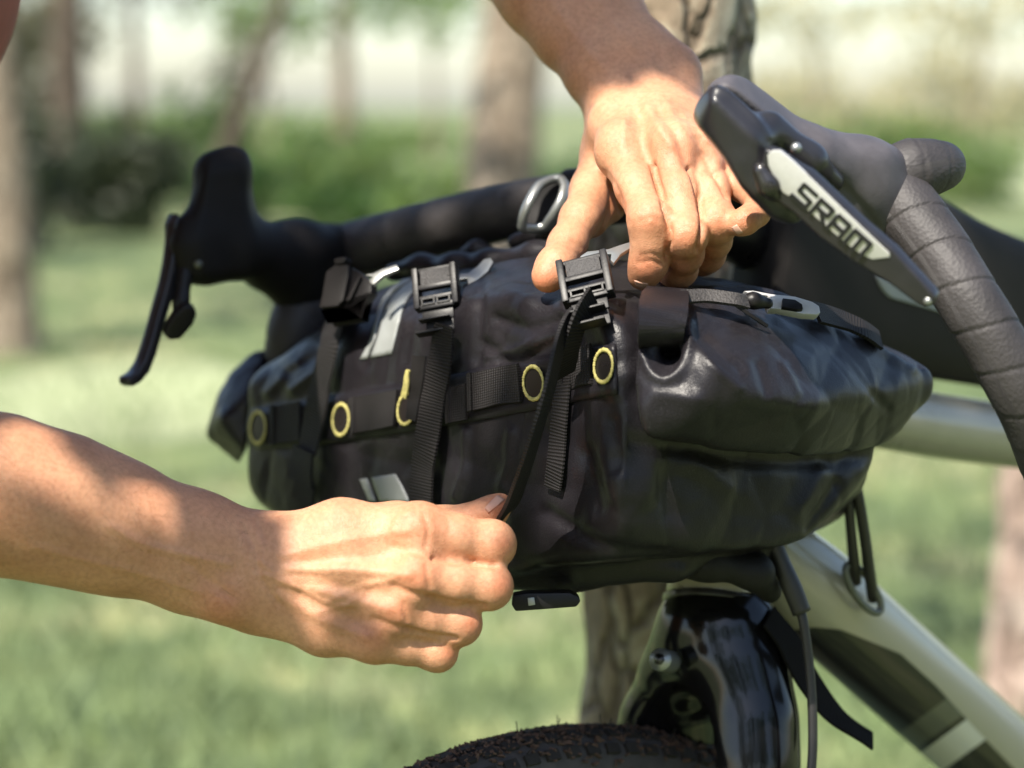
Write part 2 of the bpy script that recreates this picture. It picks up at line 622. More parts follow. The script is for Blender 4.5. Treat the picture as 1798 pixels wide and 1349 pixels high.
def ground_mat():
    m, nt, b = new_mat('meadow_grass')
    tc = N(nt, 'ShaderNodeTexCoord')
    big = N(nt, 'ShaderNodeTexNoise', Scale=0.9, Detail=4.0, Roughness=0.6)
    mid = N(nt, 'ShaderNodeTexNoise', Scale=4.5, Detail=5.0, Roughness=0.65)
    fin = N(nt, 'ShaderNodeTexNoise', Scale=45.0, Detail=4.0)
    for n in (big, mid, fin):
        nt.links.new(tc.outputs['Object'], n.inputs['Vector'])
    a = ramp(nt, big.outputs[0], [(0.36, (0.055, 0.088, 0.034)), (0.5, (0.13, 0.17, 0.07)), (0.63, (0.27, 0.275, 0.145))])
    c = ramp(nt, mid.outputs[0], [(0.34, (0.42, 0.5, 0.38)), (0.5, (1.0, 1.0, 1.0)), (0.66, (1.6, 1.42, 1.3))])  # patchy grass tone, contrast widened to paint in dappled sun and shade
    mx = N(nt, 'ShaderNodeMix', _data_type='RGBA', _blend_type='MULTIPLY')
    mx.inputs[0].default_value = 1.0
    nt.links.new(a.outputs[0], mx.inputs[6])
    nt.links.new(c.outputs[0], mx.inputs[7])
    f = ramp(nt, fin.outputs[0], [(0.35, (0.6, 0.62, 0.55)), (0.65, (1.25, 1.25, 1.2))])
    m2 = N(nt, 'ShaderNodeMix', _data_type='RGBA', _blend_type='MULTIPLY')
    m2.inputs[0].default_value = 0.8
    nt.links.new(mx.outputs[2], m2.inputs[6])
    nt.links.new(f.outputs[0], m2.inputs[7])
    nt.links.new(m2.outputs[2], b.inputs['Base Color'])
    b.inputs['Roughness'].default_value = 0.9
    bu = N(nt, 'ShaderNodeBump', Strength=0.6, Distance=0.03)
    nt.links.new(fin.outputs[0], bu.inputs['Height'])
    nt.links.new(bu.outputs[0], b.inputs['Normal'])
    return m

M['ground'] = ground_mat()
M['grass'] = mat('grass_blades', (0.125, 0.172, 0.066), 0.7, var=0.55, vscale=1.6)

def sheet(name, pts, z, m, label, cat):
    o = link(name, pyd([(p[0], p[1], z) for p in pts], [tuple(range(len(pts)))]), m, None, smooth=False)
    tag(o, label, cat, kind='structure')
    return o

sheet('ground', [(-260, -40), (260, -40), (260, 480), (-260, 480)], 0.0, M['ground'], 'sunlit green meadow spreading behind the bicycle', 'ground')
def blob(cx, cy, rx, ry, seed, n=48):
    r = random.Random(seed)
    ph = [r.uniform(0, 6.28) for _ in range(4)]
    out = []
    for i in range(n):
        a = 2 * math.pi * i / n
        k = 1 + 0.10 * math.sin(2 * a + ph[0]) + 0.07 * math.sin(3 * a + ph[1]) + 0.04 * math.sin(5 * a + ph[2])
        out.append((cx + rx * k * math.cos(a), cy + ry * k * math.sin(a)))
    return out
M['dry'] = mat('painted_sunlit_grass', (0.31, 0.34, 0.19), 0.9, var=0.35, vscale=0.5, bump=0.3, bscale=20, bdist=0.01)  # grass colour made pale to paint in bright sun and haze
sheet('painted_sunlit_meadow', blob(9.5, 38, 6.6, 22, 5), 0.004, M['dry'], 'far meadow at the upper right, painted pale for sun and haze', 'meadow')
sheet('painted_sunlit_meadow', blob(-1.45, 7.6, 0.55, 1.1, 12), 0.004, M['dry'], 'grass patch painted pale like sunlight below the left brake lever', 'meadow')

def leaf_mesh(cent, size, rng, flat=0.0, aspect=0.55):
    """folded four-sided leaves at the given centres"""
    cent = np.asarray(cent, float)
    n = len(cent)
    d = rng.normal(size=(n, 3))
    d[:, 2] -= flat
    d = norm_rows(d)
    e = norm_rows(np.cross(d, rng.normal(size=(n, 3))))
    u = np.cross(d, e)
    s = (size * rng.uniform(0.6, 1.3, n))[:, None]
    v = np.empty((n, 4, 3))
    v[:, 0] = cent - d * s * 0.5
    v[:, 1] = cent + e * s * aspect * 0.5 + u * s * 0.08
    v[:, 2] = cent + d * s * 0.5
    v[:, 3] = cent - e * s * aspect * 0.5 + u * s * 0.08
    q = np.arange(n * 4).reshape(n, 4)
    return v.reshape(-1, 3), q

def leaf_mat(name, col, trans=0.4):
    m, nt, b = new_mat(name)
    tc = N(nt, 'ShaderNodeTexCoord')
    no = N(nt, 'ShaderNodeTexNoise', Scale=3.0, Detail=6.0, Roughness=0.75)
    nt.links.new(tc.outputs['Object'], no.inputs['Vector'])
    c = np.array(col)
    r = ramp(nt, no.outputs[0], [(0.3, tuple(c * 0.6)), (0.5, tuple(c)), (0.7, tuple(c * np.array((1.7, 1.45, 1.2))))])
    nt.links.new(r.outputs[0], b.inputs['Base Color'])
    b.inputs['Roughness'].default_value = 0.5
    t = N(nt, 'ShaderNodeBsdfTranslucent')
    nt.links.new(r.outputs[0], t.inputs['Color'])
    mx = N(nt, 'ShaderNodeMixShader')
    mx.inputs[0].default_value = trans
    nt.links.new(b.outputs[0], mx.inputs[1])
    nt.links.new(t.outputs[0], mx.inputs[2])
    nt.links.new(mx.outputs[0], nt.nodes['Material Output'].inputs['Surface'])
    return m

def bark_mat(name, a, c, scale=28.0, dist=0.006):
    m, nt, b = new_mat(name)
    tc = N(nt, 'ShaderNodeTexCoord')
    mp = N(nt, 'ShaderNodeMapping')
    mp.inputs['Scale'].default_value = (1, 1, 0.45)
    nt.links.new(tc.outputs['Object'], mp.inputs[0])
    wob = N(nt, 'ShaderNodeTexNoise', Scale=scale * 0.8, Detail=5.0)
    nt.links.new(mp.outputs[0], wob.inputs['Vector'])
    va = N(nt, 'ShaderNodeVectorMath', _operation='MULTIPLY_ADD')
    nt.links.new(wob.outputs['Color'], va.inputs[0])
    va.inputs[1].default_value = (1.1 / scale,) * 3
    nt.links.new(mp.outputs[0], va.inputs[2])
    vo = N(nt, 'ShaderNodeTexVoronoi', Scale=scale)
    vo.feature = 'DISTANCE_TO_EDGE'
    nt.links.new(va.outputs[0], vo.inputs['Vector'])
    n2 = N(nt, 'ShaderNodeTexNoise', Scale=scale * 0.7, Detail=8.0, Roughness=0.7)
    nt.links.new(tc.outputs['Object'], n2.inputs['Vector'])
    a, c = np.array(a), np.array(c)
    col = ramp(nt, n2.outputs[0], [(0.32, tuple(a * 0.55)), (0.48, tuple(a)), (0.58, tuple((a + c) / 2)), (0.68, tuple(c))])
    cr = ramp(nt, vo.outputs[0], [(0.0, (0.25, 0.22, 0.2)), (0.10, (1, 1, 1))])
    mx = N(nt, 'ShaderNodeMix', _data_type='RGBA', _blend_type='MULTIPLY')
    mx.inputs[0].default_value = 0.8
    nt.links.new(col.outputs[0], mx.inputs[6])
    nt.links.new(cr.outputs[0], mx.inputs[7])
    nt.links.new(mx.outputs[2], b.inputs['Base Color'])
    b.inputs['Roughness'].default_value = 0.9
    ad = N(nt, 'ShaderNodeMath', _operation='MULTIPLY_ADD')
    nt.links.new(n2.outputs[0], ad.inputs[0])
    ad.inputs[1].default_value = 0.6
    nt.links.new(cr.outputs[0], ad.inputs[2])
    bu = N(nt, 'ShaderNodeBump', Strength=0.8, Distance=dist)
    nt.links.new(ad.outputs[0], bu.inputs['Height'])
    nt.links.new(bu.outputs[0], b.inputs['Normal'])
    return m

M['bark'] = bark_mat('grey_brown_bark', (0.29, 0.225, 0.155), (0.60, 0.56, 0.43), 34.0, 0.010)
M['bark_tan'] = bark_mat('tan_bark', (0.24, 0.185, 0.13), (0.34, 0.29, 0.22), 12, 0.02)
M['bark_dark'] = bark_mat('dark_brown_bark', (0.09, 0.065, 0.045), (0.15, 0.12, 0.09), 12, 0.02)
M['wood_pale'] = bark_mat('pale_pinkish_wood', (0.42, 0.31, 0.25), (0.60, 0.50, 0.42), 16, 0.006)
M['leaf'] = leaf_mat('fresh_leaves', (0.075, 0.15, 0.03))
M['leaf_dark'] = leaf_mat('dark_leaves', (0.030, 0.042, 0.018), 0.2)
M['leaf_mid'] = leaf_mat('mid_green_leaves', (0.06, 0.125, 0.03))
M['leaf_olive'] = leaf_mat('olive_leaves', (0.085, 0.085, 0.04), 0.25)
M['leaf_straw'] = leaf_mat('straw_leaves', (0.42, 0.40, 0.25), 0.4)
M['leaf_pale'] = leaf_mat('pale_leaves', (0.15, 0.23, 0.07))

# grass: nobody could count it
rg = np.random.default_rng(11)
def grass_mesh(n):
    Y = 2.6 + 11.0 * rg.random(n) ** 1.6
    X = (rg.random(n) - 0.5) * (0.75 * Y + 1.0)
    hgt = rg.uniform(0.03, 0.09, n) * (0.6 + 0.8 * rg.random(n))
    ang = rg.uniform(0, 2 * math.pi, n)
    w = rg.uniform(0.003, 0.006, n)
    lx, ly = rg.normal(size=n) * hgt * 0.45, rg.normal(size=n) * hgt * 0.45
    v = np.zeros((n, 4, 3))
    cx, sx = np.cos(ang) * w, np.sin(ang) * w
    v[:, 0] = np.stack([X - cx, Y - sx, np.zeros(n)], 1)
    v[:, 1] = np.stack([X + cx, Y + sx, np.zeros(n)], 1)
    v[:, 2] = np.stack([X + lx + cx * 0.25, Y + ly + sx * 0.25, hgt], 1)
    v[:, 3] = np.stack([X + lx - cx * 0.25, Y + ly - sx * 0.25, hgt], 1)
    return v.reshape(-1, 3), np.arange(n * 4).reshape(n, 4)
gv, gq = grass_mesh(22000)
go = link('grass', qmesh(gv, gq), M['grass'], None, smooth=False)
tag(go, 'short blurred green grass covering the meadow', 'grass', kind='stuff')

# ------------------------------------------------------------------ trees and shrubs
def trunk_mesh(path, rads, n=28, rough=0.12, fscale=9.0, samples=60):
    c = catmull(path, samples)
    r = np.interp(np.linspace(0, 1, samples), np.linspace(0, 1, len(rads)), rads)
    me = tube_mesh(c, r, n)
    co = np.empty(len(me.vertices) * 3)
    me.vertices.foreach_get('co', co)
    co = co.reshape(-1, 3)
    for i in range(samples):
        for j in range(n):
            k = i * n + j
            p = Vector(co[k])
            f = noise.fractal(Vector((p.x * fscale * 2, p.y * fscale * 2, p.z * fscale)), 1.0, 2.0, 4)
            d = co[k] - c[i]
            co[k] = c[i] + d * (1 + rough * f)
    me.vertices.foreach_set('co', co.ravel())
    me.update()
    return me

def crown_centres(c, rad, n, rng, clumps=40, spread=0.17):
    cc = np.asarray(c) + norm_rows(rng.normal(size=(clumps, 3))) * (rng.random((clumps, 1)) ** 0.4) * np.asarray(rad)
    k = rng.integers(0, clumps, n)
    return cc[k] + rng.normal(size=(n, 3)) * np.asarray(rad) * spread

def tree(label, base, height, r0, bark, leaf, lean=(0, 0), crown=(1.6, 1.4), nleaf=1100, lsize=0.22, seed=0, crown_z=None, name='tree', group='trees around the meadow'):
    rng = np.random.default_rng(seed)
    t = thing(name, label, 'tree', base, group)
    b = np.array(base)
    top = b + np.array((lean[0], lean[1], height))
    mid = (b + top) / 2 + np.array((rng.normal() * 0.06, rng.normal() * 0.06, 0))
    path = [b - np.array((0, 0, 0.1)), b + np.array((0, 0, 0.15)), mid, top]
    link('trunk', trunk_mesh(path, [r0 * 1.35, r0 * 1.12, r0 * 0.9, r0 * 0.55], 20, 0.12, 3.0, 30), bark, t)
    cz = crown_z if crown_z is not None else height + crown[1] * 0.35
    cc = b + np.array((lean[0], lean[1], cz))
    for i in range(4):
        a = rng.uniform(0, 6.28)
        e = cc + np.array((math.cos(a) * crown[0] * 0.6, math.sin(a) * crown[0] * 0.6, rng.uniform(-0.1, 0.5) * crown[1]))
        s = b * 0.2 + top * 0.8 if i % 2 else top
        tube('limb', [s, (s + e) / 2 + np.array((0, 0, 0.15)), e], [r0 * 0.42, r0 * 0.25, r0 * 0.1], bark, t, 8, 10)
    cen = crown_centres(cc, (crown[0], crown[0], crown[1]), nleaf, rng)
    v, q = leaf_mesh(cen, lsize, rng)
    o = link('crown', qmesh(v, q), leaf, t, smooth=False)
    o['kind'] = 'stuff'
    return t

def shrub(label, c, rad, leaf, n=900, lsize=0.1, seed=0, group='shrubs at the edge of the meadow'):
    rng = np.random.default_rng(seed)
    base = (c[0], c[1], 0)
    t = thing('shrub', label, 'shrub', base, group)
    rad = np.asarray(rad, float)
    for i in range(5):
        a = rng.uniform(0, 6.28)
        e = np.array(base) + np.array((math.cos(a) * rad[0] * 0.6, math.sin(a) * rad[1] * 0.6, rad[2] * rng.uniform(1.0, 1.7)))
        tube('stem', [np.array(base), (np.array(base) + e) / 2 + rng.normal(size=3) * 0.04, e], [0.018, 0.012, 0.005], M['bark_dark'], t, 6, 8)
    cen = crown_centres((c[0], c[1], rad[2]), rad, n, rng, 22, 0.26)
    cen[:, 2] = np.abs(cen[:, 2]) + 0.02
    v, q = leaf_mesh(cen, lsize, rng)
    o = link('foliage', qmesh(v, q), leaf, t, smooth=False)
    o['kind'] = 'stuff'
    return t

tree('thick tan tree trunk, blurred, left of the upper forearm', G(868, 12.0), 3.4, 0.205, M['bark_tan'], M['leaf'], lean=(0.22, 0.2), seed=1, crown=(1.5, 0.9), nleaf=700, crown_z=4.6)
tree('brown tree trunk at the left edge of the picture', G(8, 9.0), 3.0, 0.13, M['bark_tan'], M['leaf'], lean=(-0.12, 0.1), seed=2, crown=(1.3, 0.8), nleaf=700, crown_z=4.0)
tree('thin dark leaning tree trunk beside the round bright patch', G(355, 17.0), 3.6, 0.075, M['bark_dark'], M['leaf_mid'], lean=(1.05, 0.2), seed=3, crown=(1.3, 0.9), nleaf=700, crown_z=4.4)
tree('brown tree trunk behind the dark shrub, left of the round bright patch', G(128, 19.0), 3.6, 0.16, M['bark_dark'], M['leaf_mid'], lean=(0.1, 0.0), seed=4, crown=(1.6, 1.0), nleaf=800, crown_z=4.6)

for k, (x, y, hh, sd) in enumerate(((-3.2, -5.5, 4.2, 41), (-0.6, -7.0, 4.6, 42), (2.4, -5.0, 4.0, 43), (5.2, -3.0, 4.2, 44))):
    tree(['leafy tree behind the viewer, far to the left', 'leafy tree straight behind the viewer', 'leafy tree behind the viewer, to the right', 'leafy tree beside the viewer, far to the right'][k],
         (x, y, 0), hh * 0.6, 0.14, M['bark_dark'], M['leaf_mid'], seed=sd, crown=(1.6, 1.7), nleaf=900, lsize=0.3, crown_z=hh * 0.62, group='trees behind the viewer')

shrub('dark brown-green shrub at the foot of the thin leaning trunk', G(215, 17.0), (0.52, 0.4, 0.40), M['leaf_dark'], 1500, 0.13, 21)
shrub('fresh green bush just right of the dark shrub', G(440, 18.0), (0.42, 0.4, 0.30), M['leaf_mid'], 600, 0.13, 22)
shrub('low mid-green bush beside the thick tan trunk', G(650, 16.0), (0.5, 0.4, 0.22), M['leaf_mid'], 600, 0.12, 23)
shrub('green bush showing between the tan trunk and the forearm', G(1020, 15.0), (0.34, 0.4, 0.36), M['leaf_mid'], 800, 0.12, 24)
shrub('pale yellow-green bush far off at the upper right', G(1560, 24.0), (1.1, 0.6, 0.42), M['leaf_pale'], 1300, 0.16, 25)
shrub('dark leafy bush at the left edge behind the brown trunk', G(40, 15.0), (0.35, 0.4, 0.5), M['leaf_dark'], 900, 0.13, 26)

shrub('olive leafy bush right of the round bright patch', G(415, 24.0), (0.20, 0.3, 0.9), M['leaf_olive'], 500, 0.14, 31)
shrub('tall olive bush left of the round bright patch', G(70, 22.0), (0.42, 0.4, 0.95), M['leaf_olive'], 900, 0.15, 32)
shrub('pale green bush behind the bar between two trunks', G(600, 26.0), (0.8, 0.5, 0.30), M['leaf_pale'], 700, 0.16, 33)

# sunlit scrub closing off the far side of the meadow
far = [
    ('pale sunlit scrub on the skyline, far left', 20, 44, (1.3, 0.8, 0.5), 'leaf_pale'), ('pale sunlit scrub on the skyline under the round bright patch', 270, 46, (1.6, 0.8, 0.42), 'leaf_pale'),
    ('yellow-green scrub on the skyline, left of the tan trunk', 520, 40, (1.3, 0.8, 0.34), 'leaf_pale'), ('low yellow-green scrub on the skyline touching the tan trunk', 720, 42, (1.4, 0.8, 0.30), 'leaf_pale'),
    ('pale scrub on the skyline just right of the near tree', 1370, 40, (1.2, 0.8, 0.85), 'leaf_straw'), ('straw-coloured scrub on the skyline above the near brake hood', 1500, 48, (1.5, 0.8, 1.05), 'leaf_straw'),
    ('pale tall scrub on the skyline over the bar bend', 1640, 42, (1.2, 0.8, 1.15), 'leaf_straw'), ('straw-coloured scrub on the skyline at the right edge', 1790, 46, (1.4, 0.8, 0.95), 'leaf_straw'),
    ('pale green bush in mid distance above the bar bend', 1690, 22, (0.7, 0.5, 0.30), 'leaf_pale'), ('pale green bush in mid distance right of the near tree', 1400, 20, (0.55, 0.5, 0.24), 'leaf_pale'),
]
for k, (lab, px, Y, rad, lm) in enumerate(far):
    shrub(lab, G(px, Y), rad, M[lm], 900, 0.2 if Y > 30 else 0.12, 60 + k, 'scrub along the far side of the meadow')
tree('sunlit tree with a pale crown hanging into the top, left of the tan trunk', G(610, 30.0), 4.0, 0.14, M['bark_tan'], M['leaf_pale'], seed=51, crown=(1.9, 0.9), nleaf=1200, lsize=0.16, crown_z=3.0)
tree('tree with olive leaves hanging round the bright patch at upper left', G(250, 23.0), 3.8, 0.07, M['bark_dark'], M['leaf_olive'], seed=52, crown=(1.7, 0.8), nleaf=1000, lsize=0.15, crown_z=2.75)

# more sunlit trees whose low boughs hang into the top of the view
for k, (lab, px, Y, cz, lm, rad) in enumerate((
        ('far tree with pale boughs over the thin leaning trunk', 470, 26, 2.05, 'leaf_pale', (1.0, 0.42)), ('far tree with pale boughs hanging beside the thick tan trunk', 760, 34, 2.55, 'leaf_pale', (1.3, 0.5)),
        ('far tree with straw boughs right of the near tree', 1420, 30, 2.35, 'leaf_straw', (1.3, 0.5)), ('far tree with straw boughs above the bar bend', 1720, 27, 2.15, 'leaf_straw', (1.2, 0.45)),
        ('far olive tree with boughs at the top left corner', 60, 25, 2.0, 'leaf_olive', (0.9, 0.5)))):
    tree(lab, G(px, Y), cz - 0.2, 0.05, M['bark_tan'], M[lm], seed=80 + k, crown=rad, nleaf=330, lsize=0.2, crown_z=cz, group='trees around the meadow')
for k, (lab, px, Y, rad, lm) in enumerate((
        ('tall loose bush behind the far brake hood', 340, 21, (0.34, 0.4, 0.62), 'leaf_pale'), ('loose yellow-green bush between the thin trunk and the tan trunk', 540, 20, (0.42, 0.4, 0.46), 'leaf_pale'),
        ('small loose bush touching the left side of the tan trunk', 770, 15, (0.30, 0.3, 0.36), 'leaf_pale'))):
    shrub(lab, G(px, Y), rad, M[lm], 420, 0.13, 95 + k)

# pale broken trunk standing at the right edge
st = thing('tree_stump', 'pale pinkish broken tree stump at the lower right edge', 'stump', G(1800, 3.55), None)
sb = np.array(G(1800, 3.55))
link('trunk', trunk_mesh([sb + np.array((0, 0, -0.05)), sb + np.array((0.005, 0, 0.2)), sb + np.array((0.015, 0, 0.42)), sb + np.array((0.02, 0.0, 0.60))],
                         [0.052, 0.044, 0.042, 0.034], 24, 0.22, 8.0, 40), M['wood_pale'], st)

# the tree the bicycle leans on
near = thing('tree', 'slim grey-brown tree trunk right behind the handlebar bag', 'tree', (0.105, 1.44, 0), 'trees around the meadow')
tp = [(0.100, 1.44, -0.05), (0.101, 1.44, 0.35), (0.103, 1.44, 0.8), (0.108, 1.44, 1.15), (0.112, 1.45, 1.7), (0.06, 1.40, 2.4), (0.0, 1.3, 3.1)]
link('trunk', trunk_mesh(tp, [0.064, 0.056, 0.052, 0.0505, 0.048, 0.042, 0.03], 56, 0.16, 13.0, 150), M['bark'], near)

# ------------------------------------------------------------------ the bicycle
bike = thing('bicycle', 'sage grey and black gravel bicycle leaning beside the tree trunk', 'bicycle', G(1226, 1.2))

def sdf_part(name, chains, h, m, parent, k=0.006, K=0.006, cuts=(), pad=0.012, st=None, relax=3, hulls=()):
    allp = np.array([P(*p[:3]) for c in chains for p in c] + [P(*p) for hh in hulls for p in hh[0]])
    allr = max([PX(p[3], p[2]) for c in chains for p in c] + [0.004])
    s = SDF(allp.min(0) - allr - pad, allp.max(0) + allr + pad, h)
    for c in chains:
        s.pchain(c, k, K)
    for hp, hk_, hK in hulls:
        s.phull(hp, hk_, hK)
    for c in cuts:
        s.pchain(c, k, 0.002, cut=True)
    v, q = s.nets(relax)
    if st:
        v = strokes(v, q, st)
    return link(name, qmesh(v, q), m, parent)

def tape_mod(pitch, amp=0.045, edge=0.16):
    def f(s, a):
        t = (s / pitch + a / (2 * math.pi)) % 1.0
        if t < edge:
            return 1 - amp * (1 - t / edge) * 0.9
        return 1 - amp * 0.0 + amp * 0.35 * (t - edge)
    return f

def tape_mat():
    m, nt, b = new_mat('black_grip_tape')
    tc = N(nt, 'ShaderNodeTexCoord')
    uv = N(nt, 'ShaderNodeUVMap')
    mp = N(nt, 'ShaderNodeMapping')
    mp.inputs['Scale'].default_value = (1.0, 0.09, 1.0)
    mp.inputs['Rotation'].default_value = (0, 0, math.radians(35))
    nt.links.new(uv.outputs[0], mp.inputs[0])
    ck = N(nt, 'ShaderNodeTexVoronoi', Scale=620.0)
    nt.links.new(mp.outputs[0], ck.inputs['Vector'])
    no = N(nt, 'ShaderNodeTexNoise', Scale=40.0, Detail=4.0)
    nt.links.new(tc.outputs['Object'], no.inputs['Vector'])
    r = ramp(nt, no.outputs[0], [(0.3, (0.022, 0.019, 0.019)), (0.7, (0.044, 0.039, 0.040))])
    nt.links.new(r.outputs[0], b.inputs['Base Color'])
    b.inputs['Roughness'].default_value = 0.6
    bu = N(nt, 'ShaderNodeBump', Strength=0.45, Distance=0.0005)
    nt.links.new(ck.outputs[0], bu.inputs['Height'])
    nt.links.new(bu.outputs[0], b.inputs['Normal'])
    return m
M['tape'] = tape_mat()

# handlebar: one bent bar, its tape in wraps
ptube('handlebar', [(1640, 292, 1.075, 40), (1520, 300, 1.13, 40), (1330, 330, 1.18, 40), (1180, 345, 1.215, 42), (1000, 353, 1.25, 50), (830, 385, 1.30, 50), (650, 432, 1.355, 52), (590, 446, 1.375, 48)],
      M['tape'], bike, 28, 220, tape_mod(0.024, 0.03))
ptube('bar_tape', [(1560, 318, 1.06, 56), (1605, 300, 1.06, 58), (1650, 292, 1.07, 44), (1640, 296, 1.095, 42)], M['tape'], bike, 32, 90, tape_mod(0.012, 0.04))
ptube('drop_bar', [(1560, 330, 1.06, 60), (1598, 378, 1.05, 60), (1645, 440, 1.04, 58), (1690, 510, 1.03, 56), (1745, 600, 1.025, 56), (1810, 720, 1.03, 56), (1870, 860, 1.06, 54), (1960, 940, 1.10, 52), (2150, 960, 1.17, 50)],
      M['tape'], bike, 40, 420, tape_mod(0.0215, 0.05, 0.10))
ptube('drop_bar', [(600, 446, 1.37, 50), (545, 520, 1.35, 52), (516, 600, 1.345, 50), (520, 700, 1.37, 48), (580, 790, 1.43, 46), (720, 830, 1.50, 44)], M['tape'], bike, 28, 200, tape_mod(0.022, 0.04, 0.12))

def ball(name, px, py, d, r, m, parent):
    s = SDF(P(px, py, d) - r - 0.004, P(px, py, d) + r + 0.004, r / 8)
    s.chain([P(px, py, d)], [r])
    v, q = s.nets(2)
    return link(name, qmesh(v, q), m, parent)

SHIFT[0] = 0.04
# near brake hood
hood = sdf_part('brake_hood', [
    [(1430, 274, 0.992, 46), (1505, 312, 1.01, 66), (1568, 330, 1.028, 70)],
    [(1450, 300, 1.0, 46), (1530, 360, 1.015, 50), (1575, 395, 1.02, 48)]], 0.0011, M['rubber'], bike, 0.012, 0.010,
    hulls=[([(1226, 178, 0.972), (1240, 142, 0.966), (1262, 128, 0.962), (1283, 121, 0.962), (1302, 125, 0.966), (1430, 232, 0.985), (1470, 250, 1.0), (1262, 146, 0.948), (1288, 150, 0.948), (1350, 200, 0.955), (1425, 262, 0.968), (1475, 300, 0.985),
             (1235, 215, 0.985), (1310, 290, 0.99), (1420, 330, 1.01), (1480, 300, 1.02), (1300, 140, 0.99), (1430, 250, 1.01)], 0.004, 0.012)],
    st=[([(1462, 262), (1520, 270), (1580, 268)], 26, 1.6), ([(1480, 330), (1500, 350), (1540, 400)], 10, -1.5)])
shell = sdf_part('lever_body', [
    [(1352, 222, 0.957, 27), (1420, 282, 0.966, 25), (1462, 318, 0.982, 20)],
    [(1322, 282, 0.951, 30), (1342, 322, 0.952, 26), (1372, 358, 0.955, 21), (1392, 376, 0.958, 16)]], 0.0009, M['gloss'], hood, 0.010, 0.008,
    hulls=[([(1222, 192, 0.958), (1232, 160, 0.950), (1250, 146, 0.945), (1272, 150, 0.942), (1345, 212, 0.944), (1362, 238, 0.948), (1352, 262, 0.945), (1302, 322, 0.950), (1288, 302, 0.947), (1220, 222, 0.953), (1246, 172, 0.938), (1330, 246, 0.936),
              (1214, 212, 0.972), (1290, 302, 0.98), (1365, 250, 0.98), (1265, 145, 0.97), (1214, 188, 0.962)], 0.0028, 0.008)],
    st=[([(1252, 152), (1285, 168), (1330, 212), (1350, 240)], 6, 0.7)], relax=3)
# dark mouth where the blade leaves the body
sdf_part('pivot_mouth', [[(1336, 300, 0.941, 16), (1352, 326, 0.942, 18), (1362, 340, 0.944, 14)]], 0.0010, M['frame_black'], hood, 0.006, 0.006)

def plane_frame(a, b, c):
    """frame through three points: x along a-b"""
    a, b, c = np.asarray(a), np.asarray(b), np.asarray(c)
    x = norm(b - a)
    z = norm(np.cross(x, c - a))
    if z @ (CAM - a) < 0:
        z = -z
    return (a, x, np.cross(z, x), z)

def onto(fr, px, py):
    """where the line of sight through (px, py) meets the plane of the frame"""
    o, x, y, z = fr
    d = norm(P(px, py, 1.0) - CAM)
    t = ((o - CAM) @ z) / (d @ z)
    p = CAM + d * t - o
    return (p @ x, p @ y)

# lever blade: a pressed metal plate with a bright face plate and the maker's lettering
LF = plane_frame(P(1335, 262, 0.936), P(1630, 530, 0.925), P(1400, 420, 0.945))
def lev(p):
    return [onto(LF, *q) for q in p]
blade = MB()
blade.prism(LF, lev([(1342, 262), (1362, 268), (1396, 292), (1420, 305), (1470, 352), (1512, 392), (1566, 438), (1612, 488), (1636, 514), (1642, 524), (1637, 538), (1622, 543), (1608, 534), (1560, 498), (1500, 462), (1442, 420), (1390, 372), (1350, 345), (1334, 318), (1336, 290)]), -0.0075, 0.0)
bl = blade.build('brake_lever', M['gloss'], hood, 0.0022, seg=3)
fp = MB()
fp.prism(LF, lev([(1356, 264), (1370, 264), (1394, 284), (1432, 320), (1474, 361), (1515, 400), (1562, 444), (1563, 451), (1548, 453), (1532, 455), (1515, 447), (1498, 436), (1450, 396), (1400, 352), (1376, 338), (1364, 320), (1350, 290), (1348, 272)]), -0.001, 0.0006)
M['plate'] = mat('brushed_bright_plate', (0.62, 0.61, 0.60), 0.34, metal=0.35, var=0.05, vscale=300, bump=0.1, bscale=1800)
fp.build('face_plate', M['plate'], bl, 0.0003)
# lettering SRAM along the blade
TX = norm(np.array(onto(LF, 1512, 452)) - np.array(onto(LF, 1385, 338)))
TY = np.array((-TX[1], TX[0]))
if TY @ (np.array(onto(LF, 1480, 340)) - np.array(onto(LF, 1440, 390))) < 0:
    TY = -TY
T0 = np.array(onto(LF, 1391, 350)) + TY * 0.0018
adv = 0.0325 / 4
def letter(mb, i, strokes_, lw, w=0.0072, hgt=0.0084, slant=0.0):
    for (x0, y0), (x1, y1) in strokes_:
        a = np.array((x0 * w, y0 * hgt))
        b = np.array((x1 * w, y1 * hgt))
        d = norm(b - a)
        n_ = np.array((-d[1], d[0])) * lw * 0.5
        a2, b2 = a - d * lw * 0.5, b + d * lw * 0.5
        poly = []
        for p in (a2 - n_, b2 - n_, b2 + n_, a2 + n_):
            u = i + p[0] + slant * p[1] * 0.6
            poly.append(tuple(T0 + TX * u + TY * p[1]))
        mb.prism(LF, poly, 0.0003, 0.0010 + 0.00003 * len(mb.v) / 8)
S_ = [((1, 1), (0.1, 1)), ((0, 0.95), (0, 0.58)), ((0.05, 0.52), (0.95, 0.46)), ((1, 0.42), (1, 0.06)), ((0.9, 0), (-0.15, 0))]
R_ = [((0, 0), (0, 1)), ((0.05, 1), (0.9, 1)), ((1, 0.95), (1, 0.55)), ((0.9, 0.48), (0.05, 0.48)), ((0.5, 0.45), (1.05, 0))]
A_ = [((0, 0), (0, 0.85)), ((0.1, 1), (0.9, 1)), ((1, 0.9), (1, 0)), ((0.05, 0.42), (0.95, 0.42))]
M_ = [((0, 0), (0, 0.9)), ((0.05, 1), (1.25, 1)), ((0.65, 0.95), (0.65, 0)), ((1.3, 0.9), (1.3, 0))]
M['print_black'] = mat('black_print', (0.01, 0.01, 0.011), 0.5, var=0.05)
lt = MB()
off = 0.0
